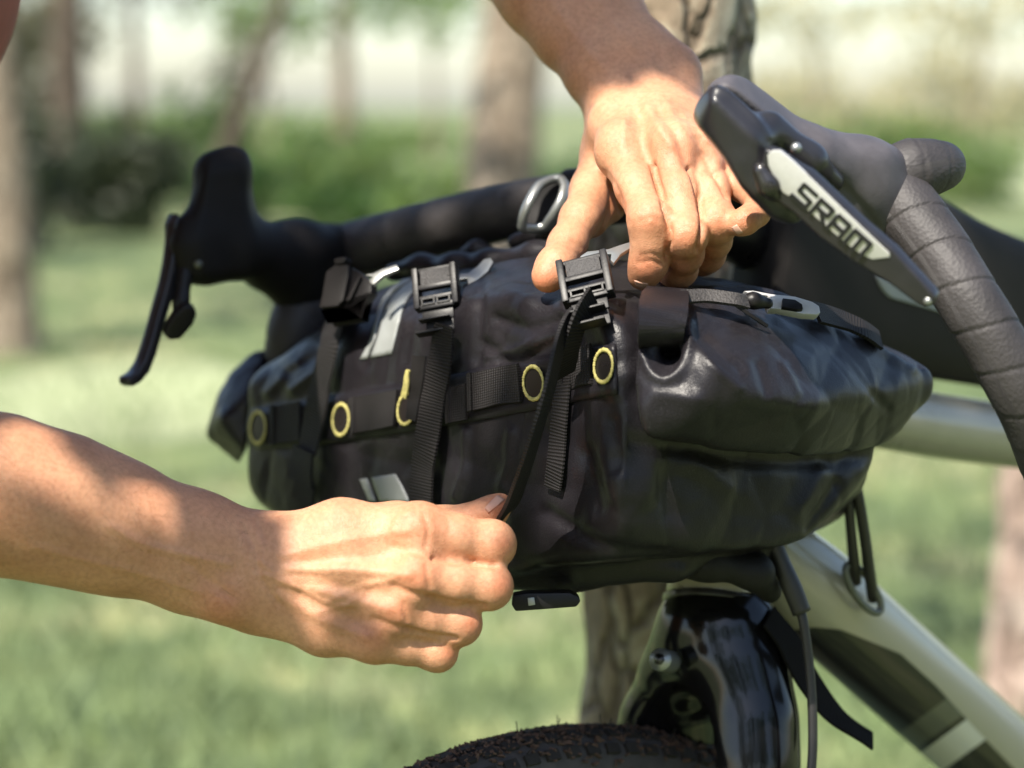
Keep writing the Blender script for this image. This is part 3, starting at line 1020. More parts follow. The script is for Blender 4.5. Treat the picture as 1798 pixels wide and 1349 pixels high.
for st_, wd in ((S_, 1.0), (R_, 1.0), (A_, 1.0), (M_, 1.3)):
    letter(lt, off, st_, 0.0019)
    off += 0.0072 * wd + 0.0032
lt.build('lettering', M['print_black'], bl)
ball('screw', 1398, 260, 0.945, 0.0026, M['silver'], hood)
ball('lever_end_pin', 1630, 528, 0.926, 0.0022, M['silver'], bl)

SHIFT[0] = 0.0
# far brake hood
hood2 = sdf_part('brake_hood', [
    [(420, 440, 1.295, 50), (520, 446, 1.335, 55), (600, 448, 1.37, 56)],
    [(470, 470, 1.32, 42), (530, 500, 1.345, 50), (575, 500, 1.36, 46)],
    [(350, 420, 1.275, 34), (356, 465, 1.277, 32)], [(324, 396, 1.264, 12), (326, 430, 1.264, 20), (330, 470, 1.266, 22)], [(404, 292, 1.285, 30), (372, 298, 1.278, 24)]], 0.0016, M['rubber_dark'], bike, 0.012, 0.012,
    hulls=[([(350, 284, 1.28), (366, 274, 1.272), (396, 261, 1.28), (428, 266, 1.285), (438, 282, 1.29), (362, 298, 1.262), (430, 292, 1.275), (334, 330, 1.275), (322, 392, 1.268), (320, 440, 1.268), (340, 484, 1.272), (368, 496, 1.275), (405, 492, 1.285), (456, 400, 1.30), (450, 440, 1.30),
              (352, 400, 1.258), (440, 400, 1.278), (360, 480, 1.262), (425, 480, 1.28), (340, 330, 1.31), (440, 330, 1.315), (330, 450, 1.315), (450, 450, 1.325), (314, 430, 1.27), (322, 470, 1.266), (462, 420, 1.30)], 0.0035, 0.012)])
c6 = lambda x, y: (x / 2.0907 + 200, y / 2.0907 + 230)
LV = plane_frame(P(318, 380, 1.262), P(236, 666, 1.238), P(340, 500, 1.27))
lm_ = MB()
lm_.prism(LV, [onto(LV, *c6(*q)) for q in [(240, 298), (224, 340), (222, 400), (212, 480), (196, 560), (165, 670), (138, 770), (112, 845), (85, 885), (52, 905), (56, 930), (74, 940), (104, 922), (135, 885), (160, 820), (180, 750), (198, 680), (222, 612), (262, 560), (300, 530), (300, 440), (262, 380)]], -0.010, 0.0)
lv = lm_.build('brake_lever', M['gloss'], hood2, 0.003, seg=3)
ball('pivot_pin', 348, 464, 1.258, 0.0028, M['frame_dark'], hood2)
pad_ = MB()
PF = plane_frame(P(292, 600, 1.25), P(345, 540, 1.25), P(330, 600, 1.256))
pad_.prism(PF, [onto(PF, *q) for q in [(326, 536), (342, 538), (347, 552), (340, 572), (318, 597), (300, 600), (290, 592), (296, 570), (308, 552)]], -0.008, 0.0)
pad_.build('shift_paddle', M['plastic'], hood2, 0.0025, seg=3)
sdf_part('paddle_arm', [[(325, 480, 1.262, 16), (318, 530, 1.258, 12), (310, 575, 1.256, 12)]], 0.0015, M['plastic'], hood2)

# stem, head tube, frame
ptube('stem', [(1180, 345, 1.215, 58), (1290, 400, 1.265, 60), (1385, 455, 1.30, 60)], M['frame_black'], bike, 24, 20)
ptube('head_tube', [(1258, 1052, 1.205, 90), (1268, 1000, 1.21, 88), (1315, 800, 1.245, 82), (1340, 690, 1.265, 82)], M['frame'], bike, 40, 30)
ptube('headset_spacers', [(1340, 690, 1.265, 78), (1372, 560, 1.285, 74), (1392, 470, 1.30, 72)], M['frame_black'], bike, 40, 12)
ptube('headset_ring', [(1257, 1066, 1.204, 94), (1258, 1056, 1.205, 95)], M['frame_black'], bike, 40, 6)
ptube('top_tube', [(1372, 690, 1.285, 74), (1560, 733, 1.33, 68), (1798, 768, 1.41, 66), (2231, 812, 1.57, 54), (2560, 840, 1.72, 50)], M['frame'], bike, 32, 40, None, 0.85)
dtp = [P(1330, 955, 1.235), P(1420, 1035, 1.255), P(1560, 1160, 1.30), P(1700, 1285, 1.355), P(2060, 1610, 1.52), P(2330, 1840, 1.66)]
drd = [PX(74, 1.235), PX(88, 1.255), PX(86, 1.30), PX(84, 1.355), PX(78, 1.5), PX(74, 1.66)]
dt = tube('down_tube', dtp, drd, M['frame'], bike, 64, 160)
def paint_down_tube(o):
    """two-tone paint scheme: where the dark lower colour starts, and how far along the bands lie"""
    me = o.data
    co = np.array([v.co for v in me.vertices])
    vx, vy, vd = to_px(co)
    ed = np.array([(1300, 1118), (1340, 1112), (1430, 1100), (1476, 1104), (1582, 1147), (1644, 1203), (1712, 1278), (1850, 1420), (2400, 2000)], float)
    low = (vy - np.interp(vx, ed[:, 0], ed[:, 1])) / 100.0
    u = (vx - 1540) * 0.72 + (vy - 1300) * 0.69
    w = (vx - 1540) * 0.69 - (vy - 1300) * 0.72
    for nm, val in (('paint_low', low), ('paint_along', (u - 0.18 * w) / 100.0)):
        at_ = me.attributes.new(nm, 'FLOAT', 'POINT')
        at_.data.foreach_set('value', val.astype(np.float32))
    m, nt, bs = new_mat('two_tone_frame_paint')
    al = N(nt, 'ShaderNodeAttribute', _attribute_name='paint_low')
    aa = N(nt, 'ShaderNodeAttribute', _attribute_name='paint_along')
    mr = N(nt, 'ShaderNodeMapRange')
    mr.inputs['From Min'].default_value = -2.0
    mr.inputs['From Max'].default_value = 3.0
    nt.links.new(aa.outputs['Fac'], mr.inputs[0])
    k = lambda x: (x + 2.0) / 5.0
    rb = ramp(nt, mr.outputs[0], [(0.0, (0.012, 0.0105, 0.0105)), (k(0.12), (0.10, 0.10, 0.082)), (k(0.52), (0.012, 0.0105, 0.0105)), (k(0.62), (0.62, 0.60, 0.58)), (k(1.12), (0.012, 0.0105, 0.0105))])
    rb.color_ramp.interpolation = 'CONSTANT'
    lo_ = ramp(nt, al.outputs['Fac'], [(0.0, (0, 0, 0)), (0.03, (1, 1, 1))])
    mx = N(nt, 'ShaderNodeMix', _data_type='RGBA')
    nt.links.new(lo_.outputs[0], mx.inputs[0])
    mx.inputs[6].default_value = (0.40, 0.365, 0.285, 1)
    nt.links.new(rb.outputs[0], mx.inputs[7])
    nt.links.new(mx.outputs[2], bs.inputs['Base Color'])
    bs.inputs['Roughness'].default_value = 0.32
    bs.inputs['Metallic'].default_value = 0.2
    bs.inputs['Coat Weight'].default_value = 0.5
    me.materials.clear()
    me.materials.append(m)
paint_down_tube(dt)
ptube('seat_tube', [(2560, 840, 1.72, 50), (2420, 1500, 1.69, 52), (2330, 1840, 1.66, 56)], M['frame'], bike, 24, 20)
# cable port on the down tube, hoses, gear cable
pf = plane_frame(P(1484, 985, 1.222), P(1546, 1070, 1.236), P(1500, 1060, 1.225))
def ring_path(fr, c, a, b, ang, n=40):
    o, x, y, z = fr
    out = []
    for i in range(n + 1):
        t = 2 * math.pi * i / n
        u, w = a * math.cos(t), b * math.sin(t)
        out.append(o + x * (c[0] + u * math.cos(ang) - w * math.sin(ang)) + y * (c[1] + u * math.sin(ang) + w * math.cos(ang)))
    return np.array(out)
cc_ = onto(pf, 1516, 1034)
link('cable_port', tube_mesh(ring_path(pf, cc_, 0.0185, 0.0068, 0.0), 0.0022, 10), M['frame_dark'], dt)
ptube('cable_hose', [(1470, 800, 1.20, 9), (1488, 868, 1.205, 9), (1494, 930, 1.212, 9), (1499, 985, 1.222, 10), (1503, 1022, 1.236, 10)], M['cable'], bike, 12, 30)
ptube('cable_hose', [(1490, 800, 1.20, 10), (1506, 868, 1.205, 10), (1518, 940, 1.214, 10), (1526, 1000, 1.224, 10.5), (1533, 1052, 1.24, 10.5)], M['cable'], bike, 12, 30)
ptube('hose_sleeve', [(1352, 940, 1.15, 17), (1372, 990, 1.15, 17), (1392, 1035, 1.15, 18), (1408, 1076, 1.15, 17)], M['cable'], bike, 16, 20)
ptube('brake_cable', [(1404, 1068, 1.151, 9), (1412, 1100, 1.15, 8.5), (1422, 1180, 1.15, 8.5), (1427, 1270, 1.148, 8.5), (1424, 1360, 1.145, 8.5), (1405, 1520, 1.14, 8)], M['cable'], bike, 12, 40)

# fork
fork = sdf_part('fork', [
    [(1258, 1082, 1.203, 90), (1258, 1120, 1.203, 88), (1262, 1150, 1.20, 80)],
    [(1292, 1125, 1.195, 62), (1306, 1190, 1.190, 68), (1318, 1270, 1.183, 73), (1322, 1350, 1.178, 70), (1308, 1500, 1.165, 56), (1250, 1800, 1.13, 38)],
    [(1212, 1130, 1.212, 48), (1178, 1185, 1.222, 46), (1146, 1260, 1.236, 44), (1128, 1340, 1.245, 42), (1110, 1500, 1.24, 38), (1040, 1800, 1.20, 30)],
    [(1215, 1190, 1.24, 50), (1190, 1280, 1.25, 62), (1178, 1360, 1.255, 64), (1170, 1480, 1.25, 60)]], 0.0018, M['fork'], bike, 0.016, 0.022,
    cuts=[[(1212, 1262, 1.19, 60), (1214, 1330, 1.19, 72), (1222, 1400, 1.19, 78), (1222, 1520, 1.19, 78)]], relax=5)
ptube('mudguard_bolt', [(1178, 1163, 1.178, 20), (1158, 1158, 1.166, 20)], M['silver'], fork, 20, 6)
ptube('bolt_socket', [(1160, 1158.5, 1.167, 11), (1156, 1157, 1.1652, 11)], M['frame_black'], fork, 6, 4)

# front wheel
Fv = np.array((-0.78, -0.626, 0.0))
wt = P(966, 1313, 1.125)
hub = wt - np.array((0, 0, 0.352))
axle = norm(np.array((0.626, -0.78, 0.10)))
wz = norm(np.array((0, 0, 1.0)) - axle * axle[2])
wx = np.cross(wz, axle)
def wheel_pt(a, r, s):
    return hub + (wx * math.cos(a) + wz * math.sin(a)) * r + axle * s
wheel = None
def torus(name, R, ra, rb, m, parent, n=120, k=18):
    vs, fs = [], []
    for i in range(n):
        a = 2 * math.pi * i / n
        for j in range(k):
            b = 2 * math.pi * j / k
            vs.append(wheel_pt(a, R + ra * math.cos(b), rb * math.sin(b)))
    for i in range(n):
        for j in range(k):
            fs.append((i * k + j, ((i + 1) % n) * k + j, ((i + 1) % n) * k + (j + 1) % k, i * k + (j + 1) % k))
    return link(name, pyd(vs, fs), m, parent)
wheel = torus('front_wheel', 0.298, 0.014, 0.014, M['frame_black'], bike, 120, 12)
tyre = torus('tyre', 0.328, 0.0225, 0.0225, M['sidewall'], wheel, 160, 20)
rk = random.Random(5)
kn = MB()
for i in range(150):
    a = 2 * math.pi * (i + 0.5) / 150
    for row, b in enumerate((-0.95, -0.45, 0.0, 0.45, 0.95)):
        aa = a + (0.5 if row % 2 else 0) * 2 * math.pi / 150
        c = wheel_pt(aa, 0.328 + 0.0225 * math.cos(b), 0.0225 * math.sin(b))
        nz = norm(c - wheel_pt(aa, 0.328, 0))
        ty = norm(np.cross(axle, c - hub))
        kn.box((c, ty, np.cross(nz, ty), nz), 0.0044, 0.0030, 0.0021)
ko = kn.build('tread_knobs', M['tyre'], wheel)
ko['kind'] = 'stuff'
pins, ml = MB(), MB()
for i in range(420):
    a = rk.uniform(0.25, 0.75) * math.pi
    b = rk.uniform(-1.0, 1.0)
    c = wheel_pt(a, 0.328 + 0.024 * math.cos(b), 0.024 * math.sin(b))
    nz = norm(c - wheel_pt(a, 0.328, 0) + np.array((rk.uniform(-1, 1), rk.uniform(-1, 1), 0)) * 0.004)
    tx = norm(np.cross(nz, (1, 0.3, 0.2)))
    if i % 7 == 0:
        pins.box((c + nz * 0.003, tx, np.cross(nz, tx), nz), 0.00022, 0.00022, 0.0030)
for i in range(2600):
    a = rk.uniform(0.2, 0.8) * math.pi
    b = rk.gauss(0, 0.6)
    c = wheel_pt(a, 0.328 + 0.0240 * math.cos(b), 0.0240 * math.sin(b))
    d = norm((rk.gauss(0, 1), rk.gauss(0, 1), rk.gauss(0, 0.25)))
    e = norm(np.cross(d, (rk.gauss(0, 1), rk.gauss(0, 1), 1)))
    ml.box((c, d, e, np.cross(d, e)), rk.uniform(0.0008, 0.0028), rk.uniform(0.0005, 0.0011), 0.0004)
po = pins.build('rubber_hairs', M['tyre'], wheel)
po['kind'] = 'stuff'
mo = ml.build('dry_mulch', M['mulch'], wheel)
mo['kind'] = 'stuff'
mo['label'] = 'dry brown leaf and wood crumbs stuck to the tyre tread'
link('hub', tube_mesh([wheel_pt(0, 0, -0.05), wheel_pt(0, 0, 0.05)], 0.02, 16), M['frame_black'], wheel)
for i in range(24):
    a = 2 * math.pi * i / 24
    s_ = 0.025 if i % 2 else -0.025
    link('spoke', tube_mesh([wheel_pt(a + (0.9 if i % 4 < 2 else -0.9), 0.018, s_), wheel_pt(a, 0.286, 0)], 0.001, 5), M['silver'], wheel)

# black strap end hanging below the down tube
sv = [P(1352, 1085, 1.19), P(1400, 1120, 1.195), P(1450, 1190, 1.20), P(1500, 1262, 1.205), P(1526, 1290, 1.207)]
def free_ribbon(name, pts, w, m, parent, wdir, th=0.0014, samples=40):
    c = catmull(pts, samples)
    t = norm_rows(np.gradient(c, axis=0))
    w = np.interp(np.linspace(0, 1, samples), np.linspace(0, 1, len(w)), w) if np.ndim(w) else np.full(samples, w)
    wd = catmull(wdir, samples) if np.ndim(wdir) == 2 else np.repeat(np.asarray(wdir, float)[None], samples, 0)
    vs, fs, uv = [], [], []
    s = np.concatenate([[0], np.cumsum(np.linalg.norm(np.diff(c, axis=0), axis=1))])
    for i in range(samples):
        wv = norm(wd[i] - t[i] * (wd[i] @ t[i]))
        nn = np.cross(t[i], wv)
        for a, b in ((-1, -1), (1, -1), (1, 1), (-1, 1)):
            vs.append(c[i] + wv * a * w[i] / 2 + nn * b * th / 2)
            uv.append((s[i], a * w[i] / 2))
    for i in range(samples - 1):
        for j in range(4):
            k = (j + 1) % 4
            fs.append((i * 4 + j, i * 4 + k, i * 4 + 4 + k, i * 4 + 4 + j))
    fs.append((3, 2, 1, 0))
    e = (samples - 1) * 4
    fs.append((e, e + 1, e + 2, e + 3))
    me = pyd(vs, fs, uv)
    import bmesh
    bm = bmesh.new(); bm.from_mesh(me)
    bmesh.ops.recalc_face_normals(bm, faces=bm.faces)
    bm.to_mesh(me); bm.free()
    return link(name, me, m, parent, smooth=False)

# rear wheel and saddle stand outside the picture, behind
rh = P(3300, 1700, 2.1)
rh[2] = 0.352
vs, fs = [], []
fdir = norm(np.array((0.78, 0.626, 0)))
for i in range(80):
    a = 2 * math.pi * i / 80
    for j in range(10):
        b = 2 * math.pi * j / 10
        r = 0.328 + 0.0225 * math.cos(b)
        vs.append(rh + fdir * math.cos(a) * r + np.array((0, 0, 1)) * math.sin(a) * r + np.array((0.626, -0.78, 0)) * 0.0225 * math.sin(b))
for i in range(80):
    for j in range(10):
        fs.append((i * 10 + j, ((i + 1) % 80) * 10 + j, ((i + 1) % 80) * 10 + (j + 1) % 10, i * 10 + (j + 1) % 10))
rw = link('rear_wheel', pyd(vs, fs), M['tyre'], bike)
tube('chain_stay', [P(2330, 1840, 1.66), rh], [0.014, 0.010], M['frame_black'], bike, 12, 6)
tube('seat_stay', [P(2560, 840, 1.72), rh], [0.011, 0.008], M['frame_black'], bike, 12, 6)

# the pouch on the top tube
pouch = thing('top_tube_bag', 'dark grey fabric top tube pouch behind the near brake lever', 'bag', P(1700, 700, 1.37))
bdir = norm(P(2231, 812, 1.57) - P(1372, 690, 1.285))
pup = norm(np.array((0, 0.02, 1.0)) - bdir * bdir[2])
psd = np.cross(bdir, pup)
def pouch_body():
    vs, fs = [], []
    stations = [(-0.035, 0.040, 0.110), (-0.02, 0.05, 0.128), (0.06, 0.052, 0.122), (0.14, 0.052, 0.104), (0.24, 0.05, 0.092), (0.30, 0.046, 0.078), (0.33, 0.03, 0.05)]
    o = P(1372, 690, 1.285) + pup * 0.022
    n = 24
    for (s, w, hh) in [tuple(x) for x in catmull(stations, 40)]:
        for j in range(n):
            a = 2 * math.pi * j / n
            cx, sx = math.cos(a), math.sin(a)
            e = 0.62
            x = math.copysign(abs(cx) ** e, cx) * w / 2
            y = (math.copysign(abs(sx) ** e, sx) * 0.5 + 0.5) * hh
            p = o + bdir * s + psd * x + pup * y
            f = noise.noise(Vector(p * 28)) * 0.0016 + noise.noise(Vector(p * 70)) * 0.0005
            vs.append(p + psd * math.copysign(f, x))
    m = 40
    for i in range(m - 1):
        for j in range(n):
            k = (j + 1) % n
            fs.append((i * n + j, i * n + k, (i + 1) * n + k, (i + 1) * n + j))
    fs.append(tuple(range(n - 1, -1, -1)))
    fs.append(tuple((m - 1) * n + j for j in range(n)))
    return pyd(vs, fs)
pb = link('body', pouch_body(), M['pouch'], pouch)

# ------------------------------------------------------------------ the handlebar bag
M['matte'] = mat('matte_black_strap', (0.009, 0.008, 0.008), 0.9, var=0.2, spec=0.08)
A_ = P(425, 738, 1.305)
B_ = P(1098, 752, 1.03)
BL = norm(B_ - A_)
BU = norm(UP - BL * (UP @ BL))
BF = np.cross(BL, BU)
HL = np.linalg.norm(B_ - A_) / 2 + 0.020
BC = (A_ + B_) / 2 - BF * 0.09 + BU * 0.012 - BL * 0.012
bag = thing('handlebar_bag', 'black waterproof roll-top handlebar bag with straps and yellow eyelets', 'bag', BC - BU * 0.07)

def sstep(x, a, b):
    t = np.clip((x - a) / (b - a), 0, 1)
    return t * t * (3 - 2 * t)

def bag_core(X, Y, Z):
    x, y, z = X - BC[0], Y - BC[1], Z - BC[2]
    l = x * BL[0] + y * BL[1] + z * BL[2]
    f = x * BF[0] + y * BF[1] + z * BF[2]
    u = x * BU[0] + y * BU[1] + z * BU[2]
    u = u + 0.013 * sstep(l, 0.01, HL - 0.02) + 0.020 * sstep(-l, HL - 0.12, HL)
    b = 0.078 * (1 - 0.44 * sstep(-l, HL - 0.11, HL + 0.01)) * (1 - 0.13 * sstep(l, 0.01, HL - 0.02))
    a = 0.090 * (1 - 0.12 * sstep(-l, HL - 0.08, HL + 0.01))
    q = (np.abs(f / a) ** 2.7 + np.abs(u / b) ** 2.7) ** (1 / 2.7)
    d1 = (q - 1) * 0.068
    d2 = np.abs(l) - HL
    k = 0.028
    h = np.maximum(k - np.abs(d1 - d2), 0) / k
    return np.maximum(d1, d2) + h * h * k * 0.25

hs = 0.0019
ext = [BC + BL * i * (HL + 0.10) + BF * j * 0.12 + BU * k * 0.11 for i in (-1, 1) for j in (-1, 1) for k in (-1, 1)]
sb_ = SDF(np.min(ext, 0), np.max(ext, 0), hs)
# packed body: flat panels meeting in eased edges
sb_.phull([(432, 664, 1.300), (424, 780, 1.298), (434, 874, 1.302), (505, 925, 1.265), (470, 905, 1.29),
           (1098, 600, 1.040), (1100, 760, 1.033), (1095, 900, 1.037), (1090, 985, 1.055), (860, 1020, 1.12), (700, 985, 1.19),
           (622, 570, 1.228), (850, 522, 1.125), (1085, 556, 1.045),
           (690, 488, 1.25), (860, 463, 1.20), (1010, 436, 1.16), (1150, 468, 1.13), (1300, 492, 1.14),
           (1300, 974, 1.09), (1389, 964, 1.115), (1452, 917, 1.13), (1540, 806, 1.155), (1545, 640, 1.165),
           (900, 480, 1.33), (600, 560, 1.40), (500, 900, 1.40), (1200, 980, 1.25), (1500, 900, 1.27), (1500, 560, 1.27)], 0.006, 0.0)
# rolled end towards the viewer: a flattened roll with corners
sb_.phull([(1128, 528, 1.045), (1110, 600, 1.028), (1106, 690, 1.022), (1140, 772, 1.027), (1262, 640, 1.012), (1230, 720, 1.012),
           (1545, 596, 1.14), (1600, 632, 1.158), (1642, 646, 1.168), (1644, 690, 1.168), (1606, 716, 1.155), (1548, 794, 1.145),
           (1200, 516, 1.068), (1300, 522, 1.085), (1430, 548, 1.115), (1250, 792, 1.035), (1400, 806, 1.07), (1330, 700, 1.022), (1430, 712, 1.050), (1360, 610, 1.05),
           (1250, 520, 1.12), (1500, 580, 1.18), (1560, 760, 1.20), (1200, 760, 1.10)], 0.0045, 0.004)
sb_.phull([(1180, 530, 1.085), (1205, 506, 1.095), (1270, 491, 1.105), (1330, 495, 1.115), (1400, 512, 1.125), (1440, 540, 1.13), (1300, 540, 1.09), (1200, 545, 1.075), (1300, 500, 1.16), (1420, 530, 1.17), (1200, 530, 1.14)], 0.006, 0.003)
# the dark mouth of the fold under the corner panel
sb_.pchain([(1150, 642, 1.012, 11), (1176, 630, 1.022, 19), (1180, 612, 1.04, 18)], 0.004, 0.006, cut=True)
# far rolled end
sb_.phull([(359, 768, 1.352), (372, 704, 1.348), (398, 652, 1.348), (438, 618, 1.348), (472, 612, 1.345), (394, 800, 1.348), (424, 822, 1.342), (440, 690, 1.318), (432, 800, 1.318), (385, 730, 1.325), (470, 640, 1.40), (400, 700, 1.40), (420, 800, 1.40)], 0.003, 0.003)
# sagging underside with its mounting sleeve
sb_.pchain([(850, 992, 1.135, 42), (1000, 992, 1.125, 44), (1180, 978, 1.12, 36), (1330, 965, 1.15, 28)], 0.01, 0.006)
bv, bq = sb_.nets(3)
bag_strokes = [
    ([(1208, 570), (1208, 620), (1192, 655), (1166, 668), (1142, 654), (1130, 625)], 8, 3.2),
    ([(880, 500), (925, 540), (940, 600)], 34, 4.0), ([(850, 605), (905, 640), (980, 600)], 11, -3.0), ([(875, 560), (935, 577), (985, 562)], 9, -2.6),
    ([(850, 626), (920, 612), (985, 588)], 7, 2.0), ([(990, 540), (1020, 560), (1060, 550)], 12, 2.0),
    ([(500, 610), (560, 572)], 18, 3.0), ([(515, 685), (565, 648)], 10, 2.6), ([(505, 655), (555, 618)], 9, -2.6), ([(470, 690), (520, 640)], 9, 1.5),
    ([(640, 640), (650, 570), (690, 500)], 11, -2.5), ([(716, 640), (725, 570), (745, 520)], 12, -2.2), ([(700, 560), (715, 500)], 16, 1.6),
    ([(820, 760), (815, 830), (800, 872)], 7, 2.0), ([(836, 640), (842, 560), (850, 500)], 10, -2.5),
    ([(450, 726), (530, 712), (640, 692), (720, 680)], 6, 1.6), ([(840, 668), (900, 648), (980, 632)], 6, 1.6),
    ([(1062, 560), (1078, 620), (1080, 690)], 14, 2.6), ([(1106, 690), (1108, 790), (1100, 880)], 20, -2.2), ([(1050, 690), (1060, 790), (1082, 870)], 22, 2.2),
    ([(1132, 720), (1146, 800), (1130, 870)], 22, 2.4), ([(1030, 800), (1052, 890)], 14, -1.8), ([(1078, 740), (1084, 820)], 12, -1.6),
    ([(1110, 775), (1250, 800), (1400, 812), (1545, 800)], 15, -2.0),
    ([(1215, 600), (1250, 640), (1295, 682)], 8, 2.0), ([(1235, 590), (1300, 650)], 9, -1.5), ([(1330, 640), (1345, 690)], 10, -1.4), ([(1375, 640), (1400, 690)], 8, 1.4), ([(1150, 690), (1220, 700)], 14, 2.0),
    ([(1510, 590), (1600, 650)], 8, 2.2), ([(1530, 585), (1615, 640)], 7, -2.4), ([(1470, 620), (1560, 720)], 8, -1.5),
    ([(1215, 810), (1250, 840), (1275, 860)], 22, 2.6), ([(1160, 830), (1180, 900)], 20, -2.0), ([(1440, 830), (1400, 900)], 12, 1.8), ([(1470, 850), (1420, 930)], 10, -2.0),
    ([(900, 760), (880, 860)], 10, 1.6), ([(650, 800), (640, 870)], 12, -1.5), ([(960, 900), (1060, 960), (1200, 985)], 14, -3.0),
]
bv = strokes(bv, bq, bag_strokes)
# shallow creases of slack coated cloth everywhere
def crumple(p):
    d, _ = noise.voronoi(Vector((p @ BL * 17, p @ BF * 22, p @ BU * 22)))
    e, _ = noise.voronoi(Vector(p * 46.0))
    return min(d[1] - d[0], 0.35) * 0.0042 + min(e[1] - e[0], 0.3) * 0.0009 + noise.noise(Vector(p * 30.0)) * 0.0008
fine = np.array([crumple(p) for p in bv])
fine = fine - fine.mean()
bv = bv + vnormals(bv, bq) * fine[:, None]
body = link('body', qmesh(bv, bq), M['fabric'], bag)
BVH = BVHTree.FromPolygons([tuple(v) for v in bv], [tuple(int(i) for i in q) for q in bq])

def hit(px, py, tree=None):
    tree = tree or BVH
    d = Vector(norm(P(px, py, 1.0) - CAM))
    loc, nor, idx, dist = tree.ray_cast(Vector(CAM), d)
    if loc is None:
        q = Vector(P(px, py, 1.15))
        loc, nor, idx, dist = tree.find_nearest(q)
    if nor.dot(d) > 0:
        nor = -nor
    return np.array(loc), np.array(nor)

def smooth_rows(a, k):
    for _ in range(k):
        b = a.copy()
        b[1:-1] = (a[:-2] + a[1:-1] * 2 + a[2:]) / 4
        a = b
    return a

def ribbon(name, pts, w, m, parent, lift=0.001, th=0.0012, samples=48, sm=12, tree=None):
    """a strap laid over the cloth"""
    c2 = catmull(pts, samples)
    hh = [hit(x, y, tree) for x, y in c2]
    p = smooth_rows(np.array([h[0] for h in hh]), sm)
    n = norm_rows(smooth_rows(np.array([h[1] for h in hh]), sm * 3))
    t = norm_rows(np.gradient(p, axis=0))
    w = np.interp(np.linspace(0, 1, samples), np.linspace(0, 1, len(w)), w) if np.ndim(w) else np.full(samples, w)
    s = np.concatenate([[0], np.cumsum(np.linalg.norm(np.diff(p, axis=0), axis=1))])
    vs, fs, uv = [], [], []
    prof = ((-1, 0), (-0.96, 1), (-0.4, 1), (0.4, 1), (0.96, 1), (1, 0), (0.5, -1.5), (-0.5, -1.5))
    K = len(prof)
    for i in range(samples):
        wd = norm(np.cross(t[i], n[i]))
        for a, b in prof:
            vs.append(p[i] + wd * a * w[i] / 2 + n[i] * (lift + b * th))
            uv.append((s[i], a * w[i] / 2))
    for i in range(samples - 1):
        for j in range(K):
            k = (j + 1) % K
            fs.append((i * K + j, i * K + k, i * K + K + k, i * K + K + j))
    fs.append(tuple(range(K - 1, -1, -1)))
    fs.append(tuple((samples - 1) * K + j for j in range(K)))
    me = pyd(vs, fs, uv)
    import bmesh
    bm = bmesh.new(); bm.from_mesh(me)
    bmesh.ops.recalc_face_normals(bm, faces=bm.faces)
    bm.to_mesh(me); bm.free()
    return link(name, me, m, parent, smooth=False)

def patch(name, left, right, m, parent, lift=0.0009, nu=26, nv=10, tree=None, sm=2):
    """a thin tape cut to shape and stuck on the cloth"""
    a, b = catmull(left, nu), catmull(right, nu)
    pos = np.zeros((nu, nv, 3)); nor = np.zeros((nu, nv, 3))
    for i in range(nu):
        for j in range(nv):
            q = a[i] + (b[i] - a[i]) * j / (nv - 1)
            p, n = hit(q[0], q[1], tree)
            pos[i, j], nor[i, j] = p, n
    vs = np.concatenate([(pos + nor * lift).reshape(-1, 3), (pos - nor * 0.0004).reshape(-1, 3)])
    o = nu * nv
    fs = []
    for i in range(nu - 1):
        for j in range(nv - 1):
            k = i * nv + j
            fs.append((k, k + 1, k + nv + 1, k + nv))
            fs.append((o + k, o + k + nv, o + k + nv + 1, o + k + 1))
    rim = [j for j in range(nv)] + [i * nv + nv - 1 for i in range(1, nu)] + [(nu - 1) * nv + j for j in range(nv - 2, -1, -1)] + [i * nv for i in range(nu - 2, 0, -1)]
    for i in range(len(rim)):
        x, y = rim[i], rim[(i + 1) % len(rim)]
        fs.append((x, o + x, o + y, y))
    me = pyd(vs, fs)
    import bmesh
    bm = bmesh.new(); bm.from_mesh(me)
    bmesh.ops.recalc_face_normals(bm, faces=bm.faces)
    bm.to_mesh(me); bm.free()
    return link(name, me, m, parent)

def local(px, py, ang=0.0, lift=0.0, spread=14, turn=0.0):
    ps, ns = zip(*[hit(px + i, py + j) for i, j in ((0, 0), (spread, 0), (-spread, 0), (0, spread), (0, -spread))])
    n = norm(np.mean(ns, 0))
    n0 = n
    if turn:
        n = norm(n * (1 - turn) - FW * turn)
    r = RX * math.cos(math.radians(ang)) + UP * math.sin(math.radians(ang))
    x = norm(r - n * (r @ n))
    return (ps[0] + n0 * lift, x, np.cross(n, x), n)

z1 = lambda x, y: (x / 4.994 + 540, y / 4.994 + 430)
z2 = lambda x, y: (x / 5.993 + 880, y / 5.993 + 400)
z4 = lambda x, y: (x / 4.495 + 1080, y / 4.495 + 480)
c3 = lambda x, y: (x / 2.595 + 340, y / 2.595 + 400)

# folded corner panel of the roll
free_ribbon('corner_fold', [P(1172, 508, 1.062), P(1168, 520, 1.040), P(1164, 545, 1.022), P(1161, 575, 1.017), P(1160, 600, 1.024), P(1164, 616, 1.042)], [0.020, 0.023, 0.024, 0.0235, 0.022, 0.020], M['fabric'], bag, norm(RX * 0.95 + FW * 0.3), 0.002, 40)
